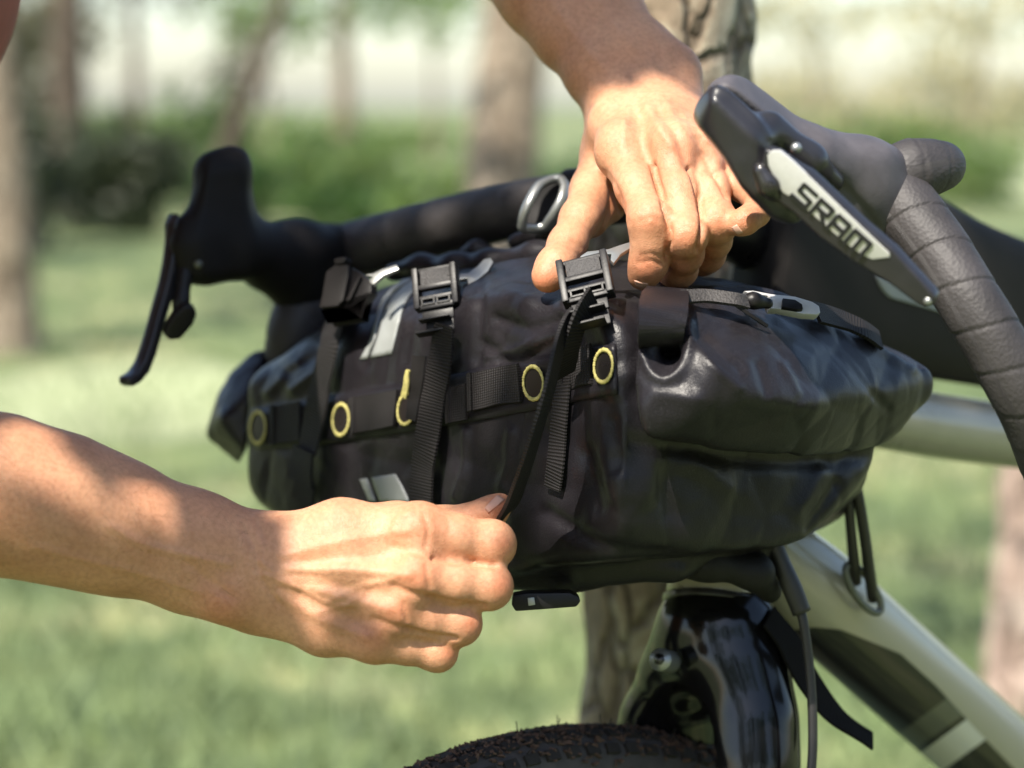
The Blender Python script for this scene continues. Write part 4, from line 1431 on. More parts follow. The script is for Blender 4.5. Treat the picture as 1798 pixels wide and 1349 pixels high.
# reflective tape
patch('reflective_stripe', [z1(*q) for q in [(965, 292), (840, 380), (735, 480), (672, 620), (625, 800), (560, 992)]], [z1(*q) for q in [(1180, 268), (1060, 318), (945, 400), (856, 520), (803, 700), (742, 958)]], M['reflective'], bag)
patch('reflective_stripe', [z1(*q) for q in [(840, 312), (740, 390), (642, 520), (596, 700), (560, 830), (465, 1006)]], [z1(*q) for q in [(930, 298), (805, 382), (704, 480), (642, 640), (600, 800), (530, 1000)]], M['reflective'], bag, nv=5)
patch('reflective_stripe', [c3(815, 1138), c3(832, 1190), c3(852, 1245)], [c3(922, 1122), c3(955, 1180), c3(988, 1252)], M['reflective'], bag, nu=10)
patch('reflective_stripe', [c3(760, 1146), c3(778, 1190), c3(802, 1245)], [c3(792, 1141), c3(812, 1190), c3(832, 1245)], M['reflective'], bag, nu=10, nv=4)
# flap panel along the webbing row
patch('webbing_backing', [(446, 722), (530, 708), (620, 690), (720, 672), (830, 652), (930, 632), (1030, 612), (1082, 604)], [(452, 790), (535, 785), (625, 772), (722, 757), (832, 740), (930, 722), (1030, 702), (1086, 692)], M['fabric'], bag, lift=0.0016, nu=60, nv=8)
# webbing loops
for a, b, w in (((486, 748), (536, 740), 0.0235), ((628, 731), (704, 719), 0.0210), ((796, 712), (828, 706), 0.020), ((834, 690), (922, 672), 0.0205), ((992, 652), (1048, 640), 0.021)):
    mid = ((a[0] + b[0]) / 2, (a[1] + b[1]) / 2)
    ribbon('webbing_loop', [a, mid, b], w, M['web'], bag, 0.0032, 0.0013, 24, 4)
    ribbon('loop_bar_tack', [a, (a[0] + 7, a[1] - 1)], w * 1.02, M['web'], bag, 0.0046, 0.001, 6, 0)
# eyelets: stitched yellow rings round dark holes
def eyelet(px, py, r=0.0068, a0=0.0, a1=2 * math.pi):
    fr = local(px, py, 0, 0.0036)
    o, x, y, z = fr
    vs, fs = [], []
    n, k = 120, 8
    closed = a1 - a0 > 6.2
    for i in range(n):
        t = a0 + (a1 - a0) * i / (n if closed else n - 1)
        rad = 0.00076 * (1 + 0.14 * math.sin(t * 38) + 0.10 * math.sin(t * 17 + px)) * (0.85 + 0.3 * abs(math.sin(t)))
        for j in range(k):
            b = 2 * math.pi * j / k
            rr = r + rad * 1.15 * math.cos(b)
            vs.append(o + x * rr * math.cos(t) * 0.94 + y * rr * 1.08 * math.sin(t) + z * rad * 0.9 * math.sin(b))
    for i in range(n if closed else n - 1):
        for j in range(k):
            fs.append((i * k + j, ((i + 1) % n) * k + j, ((i + 1) % n) * k + (j + 1) % k, i * k + (j + 1) % k))
    e = link('eyelet', pyd(vs, fs), M['yellow'], bag)
    d = MB()
    d.prism(fr, [(r * 0.85 * math.cos(2 * math.pi * i / 24), r * 0.95 * math.sin(2 * math.pi * i / 24)) for i in range(24)], -0.0018, -0.0006)
    d.build('eyelet_hole', M['frame_black'], e)
eyelet(461, 751, 0.0088)
eyelet(607, 738, 0.0082)
eyelet(722, 720, 0.0080)
eyelet(945, 672, 0.0078)
eyelet(1069, 644, 0.0074)

# straps
ribbon('strap', [(609, 552), (600, 595), (587, 650), (571, 725), (558, 795)], 0.0205, M['web'], bag, 0.0066, 0.0011, 60, 10)
ribbon('strap_keeper', [(558, 790), (554, 818), (550, 845)], 0.0245, M['web'], bag, 0.0088, 0.0016, 16, 3)
ribbon('strap', [(552, 840), (548, 860), (544, 880)], 0.019, M['web'], bag, 0.0055, 0.0011, 16, 3)
ribbon('strap', [(802, 572), (793, 630), (781, 690), (768, 770), (760, 840), (756, 905)], [0.0185, 0.0185, 0.0185, 0.0180], M['web'], bag, 0.0075, 0.0012, 70, 10)
ribbon('strap', [(1000, 640), (992, 720), (985, 800), (978, 860)], 0.0125, M['web'], bag, 0.0028, 0.0010, 40, 6)
ribbon('strap_tab', [(760, 628), (756, 665), (750, 710), (746, 738)], [0.0125, 0.0115, 0.0105, 0.009], M['fabric_edge'], bag, 0.0088, 0.0010, 30, 6)
ribbon('yellow_stitching', [(746, 653), (741, 672), (737, 692)], [0.0025, 0.0042, 0.0046], M['yellow'], bag, 0.0108, 0.0008, 16, 2)
# the strap pulled tight by the lower hand
free_ribbon('pull_strap', [P(1004, 552, 1.05), P(986, 592, 1.035), P(962, 690, 1.022), P(932, 790, 1.03), P(905, 868, 1.05), P(888, 905, 1.066)], [0.008, 0.014, 0.018, 0.018, 0.0175, 0.016], M['web'], bag,
            norm(0.26 * RX + 0.96 * FW), 0.0018, 60)
free_ribbon('pull_strap', [P(1042, 520, 1.045), P(1018, 560, 1.04), P(1000, 620, 1.045), P(990, 660, 1.055)], 0.014, M['web'], bag, norm(0.55 * RX + 0.83 * FW), 0.0016, 40)

# ladder-lock buckles
def buckle(px, py, ang, lift, sc, name='buckle', tail=True, fr=None):
    fr = fr or local(px, py, ang, lift, 14, 0.62)
    m = MB()
    for s in (-1, 1):
        m.box(fr, 0.0017 * sc, 0.0118 * sc, 0.0042 * sc, (s * 0.0108 * sc, 0.0, 0.0))
    m.box(fr, 0.0105 * sc, 0.0013 * sc, 0.0022 * sc, (0, 0.0108 * sc, -0.0012))
    m.box(fr, 0.0102 * sc, 0.0014 * sc, 0.0024 * sc, (0, 0.0002 * sc, 0.0012))
    m.box(fr, 0.0104 * sc, 0.0011 * sc, 0.0024 * sc, (0, -0.0058 * sc, 0.0004))
    m.box(fr, 0.0104 * sc, 0.0015 * sc, 0.0030 * sc, (0, -0.0108 * sc, -0.0002))
    b = m.build(name, M['plastic'], bag, 0.0007)
    w = MB()
    w.box(fr, 0.0084 * sc, 0.0048 * sc, 0.0012, (0, 0.0058 * sc, 0.0002))
    wb = w.build('strap_end', M['web_flat'], b, 0.0003)
    r2 = MB()
    for s in (-0.0043, 0.0043):
        pth = []
        m2 = fr
        for q in ((-1, -1), (1, -1), (1, 1), (-1, 1)):
            pass
        r2.box(fr, 0.0034 * sc, 0.0004 * sc, 0.0004, (s * sc, -0.0066 * sc, 0.0032))
        r2.box(fr, 0.0034 * sc, 0.0004 * sc, 0.0004, (s * sc, -0.0098 * sc, 0.0032))
        r2.box(fr, 0.0004 * sc, 0.0020 * sc, 0.0004, ((s - 0.0034) * sc, -0.0082 * sc, 0.0032))
        r2.box(fr, 0.0004 * sc, 0.0020 * sc, 0.0004, ((s + 0.0034) * sc, -0.0082 * sc, 0.0032))
    r2.build('buckle_slots', M['plastic'], b)
    if tail:
        t = MB()
        t.box(fr, 0.0088 * sc, 0.0034 * sc, 0.0012, (-0.0002, -0.0152 * sc, -0.0005))
        t.box(fr, 0.0086 * sc, 0.0006 * sc, 0.0034, (-0.0014, -0.0188 * sc, 0.0024))
        t.box(fr, 0.0078 * sc, 0.0040 * sc, 0.0010, (0.0003, -0.0225 * sc, -0.0012))
        t.box(fr, 0.0092 * sc, 0.0006 * sc, 0.0038, (-0.0030, -0.0262 * sc, 0.0026))
        t.build('buckle_tongue', M['plastic'], b, 0.0004)
    return b
M['web_flat'] = mat('woven_black_strap', (0.035, 0.032, 0.032), 0.6, var=0.5, vscale=900, bump=0.8, bscale=900, bdist=0.0008)
buckle(787, 528, 5, 0.0105, 1.0)
def facing(px, py, d, n, ang):
    n = norm(n)
    r = RX * math.cos(math.radians(ang)) + UP * math.sin(math.radians(ang))
    x = norm(r - n * (r @ n))
    return (P(px, py, d), x, np.cross(n, x), n)
buckle(0, 0, 0, 0, 1.04, fr=facing(1028, 490, 1.056, -FW * 0.8 + UP * 0.42 - RX * 0.22, 9))
# buckle on the left strap, its flat cover folded over
fr1 = local(606, 520, 4, 0.006, 14, 0.25)
m = MB()
m.prism(fr1, [onto(fr1, *z1(*q)) for q in [(200, 260), (290, 190), (395, 195), (395, 300), (350, 510), (300, 560), (140, 575), (165, 470)]], 0.001, 0.0045)
b1 = m.build('buckle', M['fabric_edge'], bag, 0.0012)
m = MB()
m.prism(fr1, [onto(fr1, *z1(*q)) for q in [(390, 200), (480, 250), (560, 320), (560, 420), (480, 520), (360, 570), (140, 590), (190, 680), (440, 640), (330, 560)]], -0.006, 0.0005)
m.build('buckle_frame', M['plastic'], b1, 0.0010)
m = MB()
m.prism(fr1, [onto(fr1, *z1(*q)) for q in [(470, 300), (492, 295), (400, 500), (368, 512), (362, 495)]], 0.0, 0.0032)
m.build('buckle_bar', M['plastic'], b1, 0.0006)
m = MB()
m.prism(fr1, [onto(fr1, *z1(*q)) for q in [(290, 150), (370, 135), (395, 150), (360, 200), (285, 200)]], 0.0, 0.006)
m.build('buckle_lip', M['fabric_edge'], b1, 0.0010)

# aluminium hooks
def hook(name, pts, px, py, ang, lift, th=0.0026, org=None, mt='silver'):
    fr = local(px, py, ang, lift)
    if org is not None:
        fr = (org, *fr[1:])
    # lay the hook half way between the cloth and upright so its face shows
    n = norm(fr[3] * 0.5 - FW * 0.6 + UP * 0.25)
    x = norm(RX - n * (RX @ n))
    f2 = (fr[0], x, np.cross(n, x), n)
    m = MB()
    m.prism(f2, [onto(f2, *q) for q in pts], -th, 0.0)
    return m.build(name, M[mt], bag, 0.0006)
hook('metal_hook', [z1(*q) for q in [(1140, 345), (1165, 295), (1240, 262), (1410, 245), (1490, 185), (1545, 125), (1605, 112), (1628, 148), (1580, 232), (1490, 305), (1448, 370), (1410, 352), (1398, 292), (1215, 325), (1160, 362)]], 800, 495, 0, 0.0105)
hook('metal_hook', [z1(*q) for q in [(495, 262), (575, 250), (650, 212), (778, 172), (800, 212), (660, 270), (572, 350), (535, 318), (570, 280)]], 665, 480, 0, 0.009)
hook('metal_hook', [z2(*q) for q in [(830, 298), (905, 248), (1130, 222), (1250, 180), (1362, 145), (1372, 205), (1262, 272), (1185, 372), (1150, 335), (1160, 272), (905, 292), (840, 316)]], 1050, 455, 0, 0.014, 0.0026, P(1062, 462, 1.066))
hk = hook('metal_hook', [z4(*q) for q in [(1015, 138), (1090, 135), (1230, 162), (1420, 182), (1555, 222), (1612, 258), (1622, 308), (1595, 326), (1480, 318), (1300, 280), (1222, 278), (1204, 242), (1232, 205), (1205, 176), (1060, 160)]], 1370, 545, 0, 0.016, 0.005, None, 'plate')
frh = local(1400, 548, 0, 0.0195)
nn_ = norm(frh[3] * 0.5 - FW * 0.6 + UP * 0.25)
xx_ = norm(RX - nn_ * (RX @ nn_))
f2_ = (hit(1370, 545)[0] + local(1370, 545, 0, 0)[3] * 0.016 + nn_ * 0.0006, xx_, np.cross(nn_, xx_), nn_)
m = MB()
m.prism(f2_, [onto(f2_, *z4(*q)) for q in [(1322, 200), (1420, 212), (1475, 248), (1482, 285), (1440, 288), (1318, 268)]], -0.002, 0.0004)
m.build('hook_slot', M['plastic'], hk, 0.0003)
def toggle():
    d = (hit(1330, 545)[0] - CAM) @ FW - 0.017
    return sdf_part('toggle', [[(1306, 530, d, 7), (1322, 528, d, 11), (1348, 533, d + 0.004, 10)]], 0.0007, M['plastic'], bag)
toggle()
# stitched webbing running into the hook along the top of the roll, and on past it
dz = lambda x, y, k: (hit(x, y)[0] - CAM) @ FW - k
free_ribbon('closure_strap', [P(1196, 522, dz(1196, 535, 0.006)), P(1240, 520, dz(1240, 540, 0.010)), P(1290, 526, dz(1290, 545, 0.014)), P(1312, 531, dz(1312, 545, 0.016))], 0.0075, M['web_flat'], bag, norm(UP * 0.8 + FW * 0.6), 0.002, 30)
free_ribbon('closure_strap', [P(1432, 548, dz(1432, 560, 0.008)), P(1480, 562, dz(1480, 575, 0.006)), P(1520, 580, dz(1520, 592, 0.004)), P(1545, 598, dz(1545, 605, 0.003))], 0.013, M['web'], bag, norm(UP * 0.7 + FW * 0.7), 0.002, 30)
free_ribbon('cord_end', [P(1290, 535, dz(1290, 550, 0.012)), P(1320, 555, dz(1320, 562, 0.010)), P(1347, 573, dz(1347, 575, 0.007))], 0.0016, M['fabric_edge'], bag, norm(UP), 0.001, 12)
# lumps of strap and cloth along the top edge, behind
sdf_part('top_sleeve', [[(690, 478, 1.27, 16), (740, 470, 1.255, 20), (800, 470, 1.235, 22), (860, 462, 1.22, 20), (940, 448, 1.20, 20), (1000, 440, 1.185, 22)]], 0.0016, M['fabric'], bag, 0.01, 0.01)
sdf_part('strap_lump', [[(815, 446, 1.26, 12), (838, 438, 1.255, 15), (868, 446, 1.25, 12)]], 0.0012, M['fabric'], bag)
sdf_part('strap_lump', [[(905, 425, 1.235, 14), (940, 412, 1.23, 17), (985, 415, 1.22, 15)]], 0.0012, M['fabric'], bag)
# steel loop clamped on the bar
z5 = lambda x, y: (x / 7.49 + 880, y / 7.49 + 270)
lp = [z5(*q) for q in [(268, 975), (300, 800), (372, 620), (480, 440), (560, 385), (660, 345), (775, 335), (830, 400), (845, 460), (800, 620), (720, 770), (650, 880), (580, 965), (420, 985)]]
lc = catmull(lp + [lp[0]], 90)
path = np.array([P(x, y, 1.205 - 0.010 * math.sin(math.pi * min(max((y - 315) / 90, 0), 1))) for x, y in lc])
link('metal_loop', tube_mesh(path, 0.0026, 12, None, True, 1.4), M['silver'], bag)
mm = MB()
FLp = plane_frame(P(920, 400, 1.208), P(990, 330, 1.208), P(940, 340, 1.212))
mm.prism(FLp, [onto(FLp, *q) for q in lp], -0.003, -0.001)
mm.build('loop_pad', M['fabric_edge'], bag, 0.0003)
# strap round the bar beside the loop
ptube('bar_strap', [(1000, 352, 1.247, 56), (1030, 350, 1.242, 56)], M['fabric_edge'], bag, 28, 8)
# side-release buckle under the bag
cb = (P(960, 1052, 1.09), RX, UP, -FW)
m = MB()
m.prism(cb, [onto(cb, *q) for q in [(900, 1046), (925, 1042), (1000, 1041), (1016, 1048), (1020, 1056), (1012, 1066), (960, 1070), (905, 1074), (898, 1062)]], -0.02, 0.0)
ub = m.build('under_buckle', M['plastic'], bag, 0.0018)
m = MB()
m.prism(cb, [onto(cb, *q) for q in [(926, 1050), (938, 1049), (940, 1062), (928, 1064)]], -0.001, 0.0006)
m.build('buckle_rivet', M['silver'], ub, 0.0003)
# strap that ties the bag to the head tube; its loose end hangs below the frame
sdf_part('head_tube_strap', [[(1120, 985, 1.14, 26), (1240, 990, 1.13, 26), (1325, 1004, 1.14, 28), (1352, 1038, 1.16, 22)]], 0.0018, M['fabric_edge'], bag, 0.01, 0.01)
free_ribbon('strap_end', [P(1350, 1082, 1.175), P(1384, 1128, 1.178), P(1420, 1195, 1.183), P(1468, 1256, 1.188), P(1532, 1302, 1.19)], [0.020, 0.021, 0.021, 0.020, 0.019], M['matte'], bag, norm(RX * 0.66 - UP * 0.15 + FW * 0.72), 0.0016, 40)

# logo patch on the pouch
bmp = pb.data
PBV = BVHTree.FromPolygons([tuple(v.co) for v in bmp.vertices], [tuple(p.vertices) for p in bmp.polygons])
patch('logo_patch', [(1536, 484), (1545, 505), (1560, 522)], [(1600, 500), (1640, 528), (1664, 552)], M['reflective'], pouch, 0.0008, 10, 10, PBV)

# ------------------------------------------------------------------ the person: two bare forearms at work, the rest off to the left
person = thing('person', 'person in a dusty red shirt tightening the bag straps, bare forearms in view', 'person', (-0.72, 1.15, 0))

def box_of(chs, pad):
    p = np.array([P(*q[:3]) for c in chs for q in c])
    r = max(PX(q[3], q[2]) for c in chs for q in c)
    return p.min(0) - r - pad, p.max(0) + r + pad

# ---- right hand, a fist on the strap
R_arm = [[(-430, 800, 0.985, 125), (-180, 815, 1.005, 122), (0, 847, 1.028, 110), (110, 872, 1.036, 100), (200, 905, 1.043, 90), (340, 945, 1.05, 76), (455, 968, 1.053, 64)],
         [(-430, 850, 0.985, 120), (-180, 868, 1.008, 118), (0, 893, 1.032, 107), (110, 920, 1.04, 97), (200, 945, 1.048, 88), (340, 1000, 1.055, 70), (440, 1040, 1.056, 58)]]
R_palm = [[(470, 968, 1.053, 60), (600, 938, 1.047, 58), (720, 934, 1.042, 45)],
          [(470, 1000, 1.05, 60), (610, 1000, 1.04, 56), (722, 1012, 1.034, 43)],
          [(460, 1036, 1.052, 56), (600, 1058, 1.043, 50), (690, 1072, 1.037, 40)],
          [(455, 1060, 1.055, 48), (570, 1104, 1.047, 44), (655, 1122, 1.042, 36)],
          [(560, 1000, 1.062, 58), (640, 1040, 1.058, 60)]]
R_fing = [[(700, 936, 1.044, 44), (740, 934, 1.042, 45), (800, 944, 1.041, 40), (862, 957, 1.046, 38), (858, 962, 1.066, 33), (846, 966, 1.083, 32), (800, 962, 1.09, 28)],
          [(690, 1010, 1.036, 44), (735, 1012, 1.034, 43), (800, 1022, 1.034, 38), (858, 1030, 1.040, 36.5), (855, 1034, 1.060, 33), (842, 1037, 1.078, 31), (790, 1032, 1.086, 28)],
          [(650, 1066, 1.04, 42), (695, 1072, 1.037, 40), (752, 1084, 1.038, 35.5), (805, 1095, 1.043, 34.5), (803, 1098, 1.060, 31), (792, 1100, 1.076, 29), (745, 1092, 1.085, 26)],
          [(615, 1112, 1.045, 38), (660, 1122, 1.042, 36.5), (715, 1134, 1.042, 31.5), (767, 1145, 1.046, 30), (765, 1148, 1.060, 27), (755, 1148, 1.074, 26), (715, 1136, 1.082, 23)]]
R_thumb = [[(500, 955, 1.068, 50), (600, 930, 1.075, 50), (700, 928, 1.082, 44), (780, 925, 1.080, 34), (830, 914, 1.075, 28), (862, 900, 1.07, 26), (879, 887, 1.066, 21)]]
allc = R_arm + R_palm + R_fing + R_thumb
lo, hi = box_of(allc, 0.006)
sr = SDF(lo, hi, 0.00125)
for c in R_arm:
    sr.pchain(c, 0.012, 0.020)
for c in R_palm:
    sr.pchain(c, 0.008, 0.011)
sr.pchain([(392, 1052, 1.042, 34)], 0.004, 0.014)
sr.pchain(R_thumb[0], 0.006, 0.006)
for c in R_fing:
    sr.pchain(c, 0.005, 0.0026)
for p in ((732, 930, 1.036, 36), (728, 1011, 1.027, 36), (692, 1071, 1.031, 33), (656, 1121, 1.037, 29)):
    sr.pchain([p], 0.004, 0.012)
for p in ((864, 955, 1.045, 37), (860, 1030, 1.039, 35.5), (808, 1095, 1.042, 33.5), (770, 1145, 1.045, 29)):
    sr.pchain([p], 0.004, 0.006)
rv, rq = sr.nets(3)
R_st = [
    ([(500, 975), (600, 950), (715, 932)], 9, 1.0), ([(500, 1000), (610, 1000), (715, 1010)], 9, 1.4), ([(495, 1020), (590, 1045), (682, 1070)], 9, 1.0), ([(490, 1045), (570, 1090), (645, 1118)], 9, 1.0),
    ([(540, 990), (600, 978), (700, 975)], 14, -1.6), ([(540, 1018), (620, 1035), (690, 1044)], 13, -1.3), ([(530, 1040), (600, 1078), (660, 1098)], 13, -1.2),
    ([(470, 1010), (520, 1030), (575, 1060), (620, 1062)], 5, 0.9), ([(575, 1058), (640, 1030), (690, 1018)], 5, 0.8), ([(455, 985), (500, 1012), (560, 1020)], 5, 0.7), ([(560, 1075), (600, 1066), (640, 1040)], 4, 0.7),
    ([(430, 930), (446, 960), (452, 1000)], 7, -1.0), ([(452, 915), (468, 950)], 6, -0.8), ([(460, 1020), (490, 1060)], 6, -0.8),
    ([(195, 925), (250, 955), (330, 975), (400, 990)], 8, 1.0), ([(60, 960), (160, 985), (260, 1010), (350, 1040)], 8, 0.8), ([(330, 990), (380, 1030), (410, 1050)], 9, -0.9),
    ([(765, 978), (800, 984), (870, 992)], 5, -2.4), ([(755, 1052), (800, 1060), (850, 1066)], 5, -2.4), ([(715, 1106), (755, 1116), (800, 1122)], 4.5, -2.0),
    ([(745, 905), (752, 935), (748, 960)], 5, -0.7), ([(786, 910), (790, 935)], 3, -0.5), ([(748, 995), (754, 1030)], 5, -0.8), ([(708, 1060), (714, 1090)], 4, -0.7),
    ([(720, 900), (700, 912), (690, 930)], 6, 0.7), ([(690, 960), (720, 965), (760, 978)], 8, -1.4), ([(690, 1030), (720, 1042), (760, 1052)], 8, -1.4), ([(655, 1088), (690, 1100), (720, 1108)], 7, -1.2),
]
rv = strokes(rv, rq, R_st)

# ---- left hand, pressing down on the buckle
L_arm = [[(690, -340, 1.33, 95), (790, -220, 1.29, 96), (885, -105, 1.245, 92), (955, -10, 1.215, 74), (1000, 55, 1.20, 62), (1055, 130, 1.182, 56), (1085, 175, 1.172, 52)],
         [(720, -360, 1.34, 95), (830, -240, 1.30, 92), (925, -128, 1.255, 82), (1010, -25, 1.225, 70), (1055, 20, 1.21, 66), (1125, 108, 1.185, 62), (1165, 160, 1.172, 56)]]
L_palm = [[(1085, 180, 1.172, 50), (1088, 225, 1.145, 52), (1094, 262, 1.118, 44)],
          [(1125, 172, 1.17, 52), (1150, 215, 1.138, 50), (1176, 254, 1.106, 42)],
          [(1160, 172, 1.17, 50), (1195, 220, 1.142, 46), (1230, 266, 1.112, 37)],
          [(1180, 172, 1.172, 44), (1225, 235, 1.148, 40), (1268, 290, 1.122, 33)],
          [(1110, 230, 1.165, 55), (1180, 250, 1.16, 50)]]
L_fing = [[(1090, 250, 1.122, 43), (1095, 270, 1.114, 43), (1118, 330, 1.09, 36), (1141, 388, 1.07, 35), (1143, 425, 1.071, 33), (1139, 462, 1.076, 32.5), (1130, 482, 1.081, 29)],
          [(1170, 245, 1.112, 42), (1177, 260, 1.104, 42), (1192, 340, 1.082, 33), (1205, 414, 1.068, 33), (1203, 445, 1.082, 31), (1194, 474, 1.098, 29), (1182, 488, 1.11, 26)],
          [(1220, 252, 1.12, 38), (1231, 270, 1.11, 37), (1246, 335, 1.092, 33), (1258, 392, 1.079, 33), (1254, 422, 1.094, 29), (1244, 448, 1.108, 27.5), (1234, 462, 1.116, 25)],
          [(1258, 278, 1.128, 33), (1270, 290, 1.122, 32), (1300, 322, 1.10, 28), (1335, 354, 1.088, 25), (1328, 374, 1.076, 22.5), (1308, 389, 1.069, 22), (1296, 395, 1.069, 19)]]
L_thumb = [[(1082, 205, 1.172, 46), (1066, 270, 1.162, 44), (1040, 335, 1.142, 37), (1018, 385, 1.12, 33), (996, 430, 1.105, 31.5), (975, 468, 1.09, 31.5), (962, 486, 1.086, 29)],
           [(1085, 300, 1.16, 34), (1068, 360, 1.148, 26), (1044, 395, 1.132, 20)]]
allc = L_arm + L_palm + L_fing + L_thumb
lo, hi = box_of(allc, 0.006)
sl_ = SDF(lo, hi, 0.00135)
for c in L_arm:
    sl_.pchain(c, 0.012, 0.020)
for c in L_palm:
    sl_.pchain(c, 0.008, 0.010)
sl_.pchain([(1193, 118, 1.172, 30)], 0.004, 0.016)
sl_.pchain(L_thumb[1], 0.008, 0.010)
sl_.pchain(L_thumb[0], 0.006, 0.010)
for c in L_fing:
    sl_.pchain(c, 0.005, 0.0014)
for p in ((1094, 260, 1.113, 36), (1180, 258, 1.098, 35), (1232, 266, 1.107, 30), (1268, 288, 1.119, 26)):
    sl_.pchain([p], 0.004, 0.012)
for p in ((1142, 386, 1.067, 33), (1206, 414, 1.066, 31.5), (1258, 390, 1.078, 30)):
    sl_.pchain([p], 0.004, 0.006)
lv_, lq_ = sl_.nets(3)
L_st = [
    ([(1100, 190), (1096, 225), (1094, 258)], 9, 1.0), ([(1135, 185), (1158, 225), (1178, 255)], 9, 1.3), ([(1170, 185), (1200, 225), (1228, 262)], 8, 1.3), ([(1190, 190), (1230, 240), (1262, 284)], 8, 1.0),
    ([(1120, 200), (1128, 235), (1136, 275)], 12, -1.6), ([(1160, 195), (1188, 235), (1208, 290)], 10, -2.0), ([(1190, 205), (1225, 250), (1250, 300)], 9, -1.6),
    ([(1108, 215), (1150, 200), (1180, 205)], 8, -0.9), ([(1095, 212), (1130, 196)], 6, 0.6), ([(1215, 215), (1232, 232), (1240, 250)], 4, 0.8), ([(1200, 205), (1215, 235), (1240, 236)], 3.5, 0.6),
    ([(1062, 305), (1075, 322), (1088, 352), (1098, 390)], 6, -1.6), ([(1074, 320), (1070, 370), (1052, 410)], 5, -1.0), ([(1084, 350), (1092, 372)], 4, -0.9),
    ([(1126, 372), (1145, 366), (1162, 372)], 3, -0.4), ([(1124, 388), (1145, 384), (1165, 390)], 3, -0.4), ([(1192, 402), (1210, 398), (1222, 404)], 3, -0.4), ([(1124, 462), (1142, 458), (1160, 464)], 4, -0.7), ([(1126, 450), (1144, 446), (1160, 452)], 3, -0.5),
    ([(1048, 205), (1080, 190), (1130, 172)], 12, -1.2), ([(1005, 425), (1020, 436)], 5, -0.6), ([(1000, 435), (1014, 446)], 4, -0.5), ([(1240, 300), (1262, 300), (1280, 296)], 5, -0.8),
    ([(1146, 290), (1162, 345), (1175, 395), (1172, 450)], 4.5, -3.2), ([(1214, 295), (1226, 340), (1234, 395), (1226, 440)], 4.5, -3.2), ([(1256, 305), (1278, 345)], 5, -2.5),
    ([(950, -20), (1010, 60), (1060, 120)], 12, 0.8), ([(1040, -10), (1100, 70), (1150, 120)], 12, 0.6),
]
lv_ = strokes(lv_, lq_, L_st)

# ---- the rest of the body, in the same skin: upper arms, shoulders, head, trunk
elb_r, elb_l = P(-400, 825, 0.985), P(705, -350, 1.335)
sh_r, sh_l = P(-255, -205, 1.00), P(60, -520, 1.36)
neck = (sh_r + sh_l) / 2 + np.array((-0.01, 0, 0.07))
head = neck + np.array((0.07, 0.0, 0.17))
chest = (sh_r + sh_l) / 2 + np.array((-0.08, 0.0, -0.10))
belly = chest + np.array((-0.20, 0.02, -0.18))
hip = belly + np.array((-0.16, 0.01, -0.12))
pts_all = np.array([elb_r, elb_l, sh_r, sh_l, head + np.array((0, 0, 0.14)), hip])
lo, hi = pts_all.min(0) - 0.25, pts_all.max(0) + 0.25
lo[2] = -0.02
def body_field(grow, parts):
    s = SDF(lo, hi, 0.009)
    for pts, rad, k, K in parts:
        s.chain(pts, np.array(rad) + grow, k, K)
    return s
front = norm(np.array((0.75, 0.25, 0)))
sidev = norm(sh_l - sh_r)
foot_r = np.array((hip[0] + 0.02, hip[1] - 0.14, 0.05))
foot_l = np.array((hip[0] - 0.10, hip[1] + 0.16, 0.05))
knee_r = (hip + foot_r) / 2 + front * 0.16 - sidev * 0.03
knee_l = (hip + foot_l) / 2 + front * 0.16 + sidev * 0.03
arms = [([sh_r, (sh_r + elb_r) / 2, elb_r], [0.052, 0.047, 0.040], 0.02, 0.03), ([sh_l, (sh_l + elb_l) / 2, elb_l], [0.052, 0.047, 0.040], 0.02, 0.03)]
trunk_ = [([sh_r + (sh_l - sh_r) * 0.18, belly - sidev * 0.06, hip - sidev * 0.07], [0.075, 0.095, 0.095], 0.03, 0.05),
          ([sh_l - (sh_l - sh_r) * 0.18, belly + sidev * 0.06, hip + sidev * 0.07], [0.075, 0.095, 0.095], 0.03, 0.05),
          ([chest, belly, hip], [0.10, 0.10, 0.10], 0.03, 0.05)]
legs = [([hip - sidev * 0.08, knee_r, foot_r + np.array((0, 0, 0.04))], [0.085, 0.058, 0.040], 0.03, 0.02), ([hip + sidev * 0.08, knee_l, foot_l + np.array((0, 0, 0.04))], [0.085, 0.058, 0.040], 0.03, 0.02)]
face_ = [([neck - np.array((0.03, 0, 0.06)), neck + np.array((0.03, 0, 0.06))], [0.062, 0.056], 0.02, 0.03), ([head, head + np.array((0.015, 0, -0.05))], [0.094, 0.075], 0.02, 0.03),
         ([head + front * 0.09 + np.array((0, 0, 0.0)), head + front * 0.108 + np.array((0, 0, -0.028))], [0.012, 0.014], 0.01, 0.015),
         ([head + sidev * 0.088, head + sidev * 0.094 + np.array((0, 0, -0.03))], [0.016, 0.012], 0.01, 0.01), ([head - sidev * 0.088, head - sidev * 0.094 + np.array((0, 0, -0.03))], [0.016, 0.012], 0.01, 0.01)]
sbod = body_field(0.0, arms + trunk_ + legs + face_)
bv2, bq2 = sbod.nets(2)
allv = np.concatenate([rv, lv_, bv2])
allq = np.concatenate([rq, lq_ + len(rv), bq2 + len(rv) + len(lv_)])
bodyme = qmesh(allv, allq)
fl = np.zeros(len(allv))
vx, vy, vd = to_px(allv)
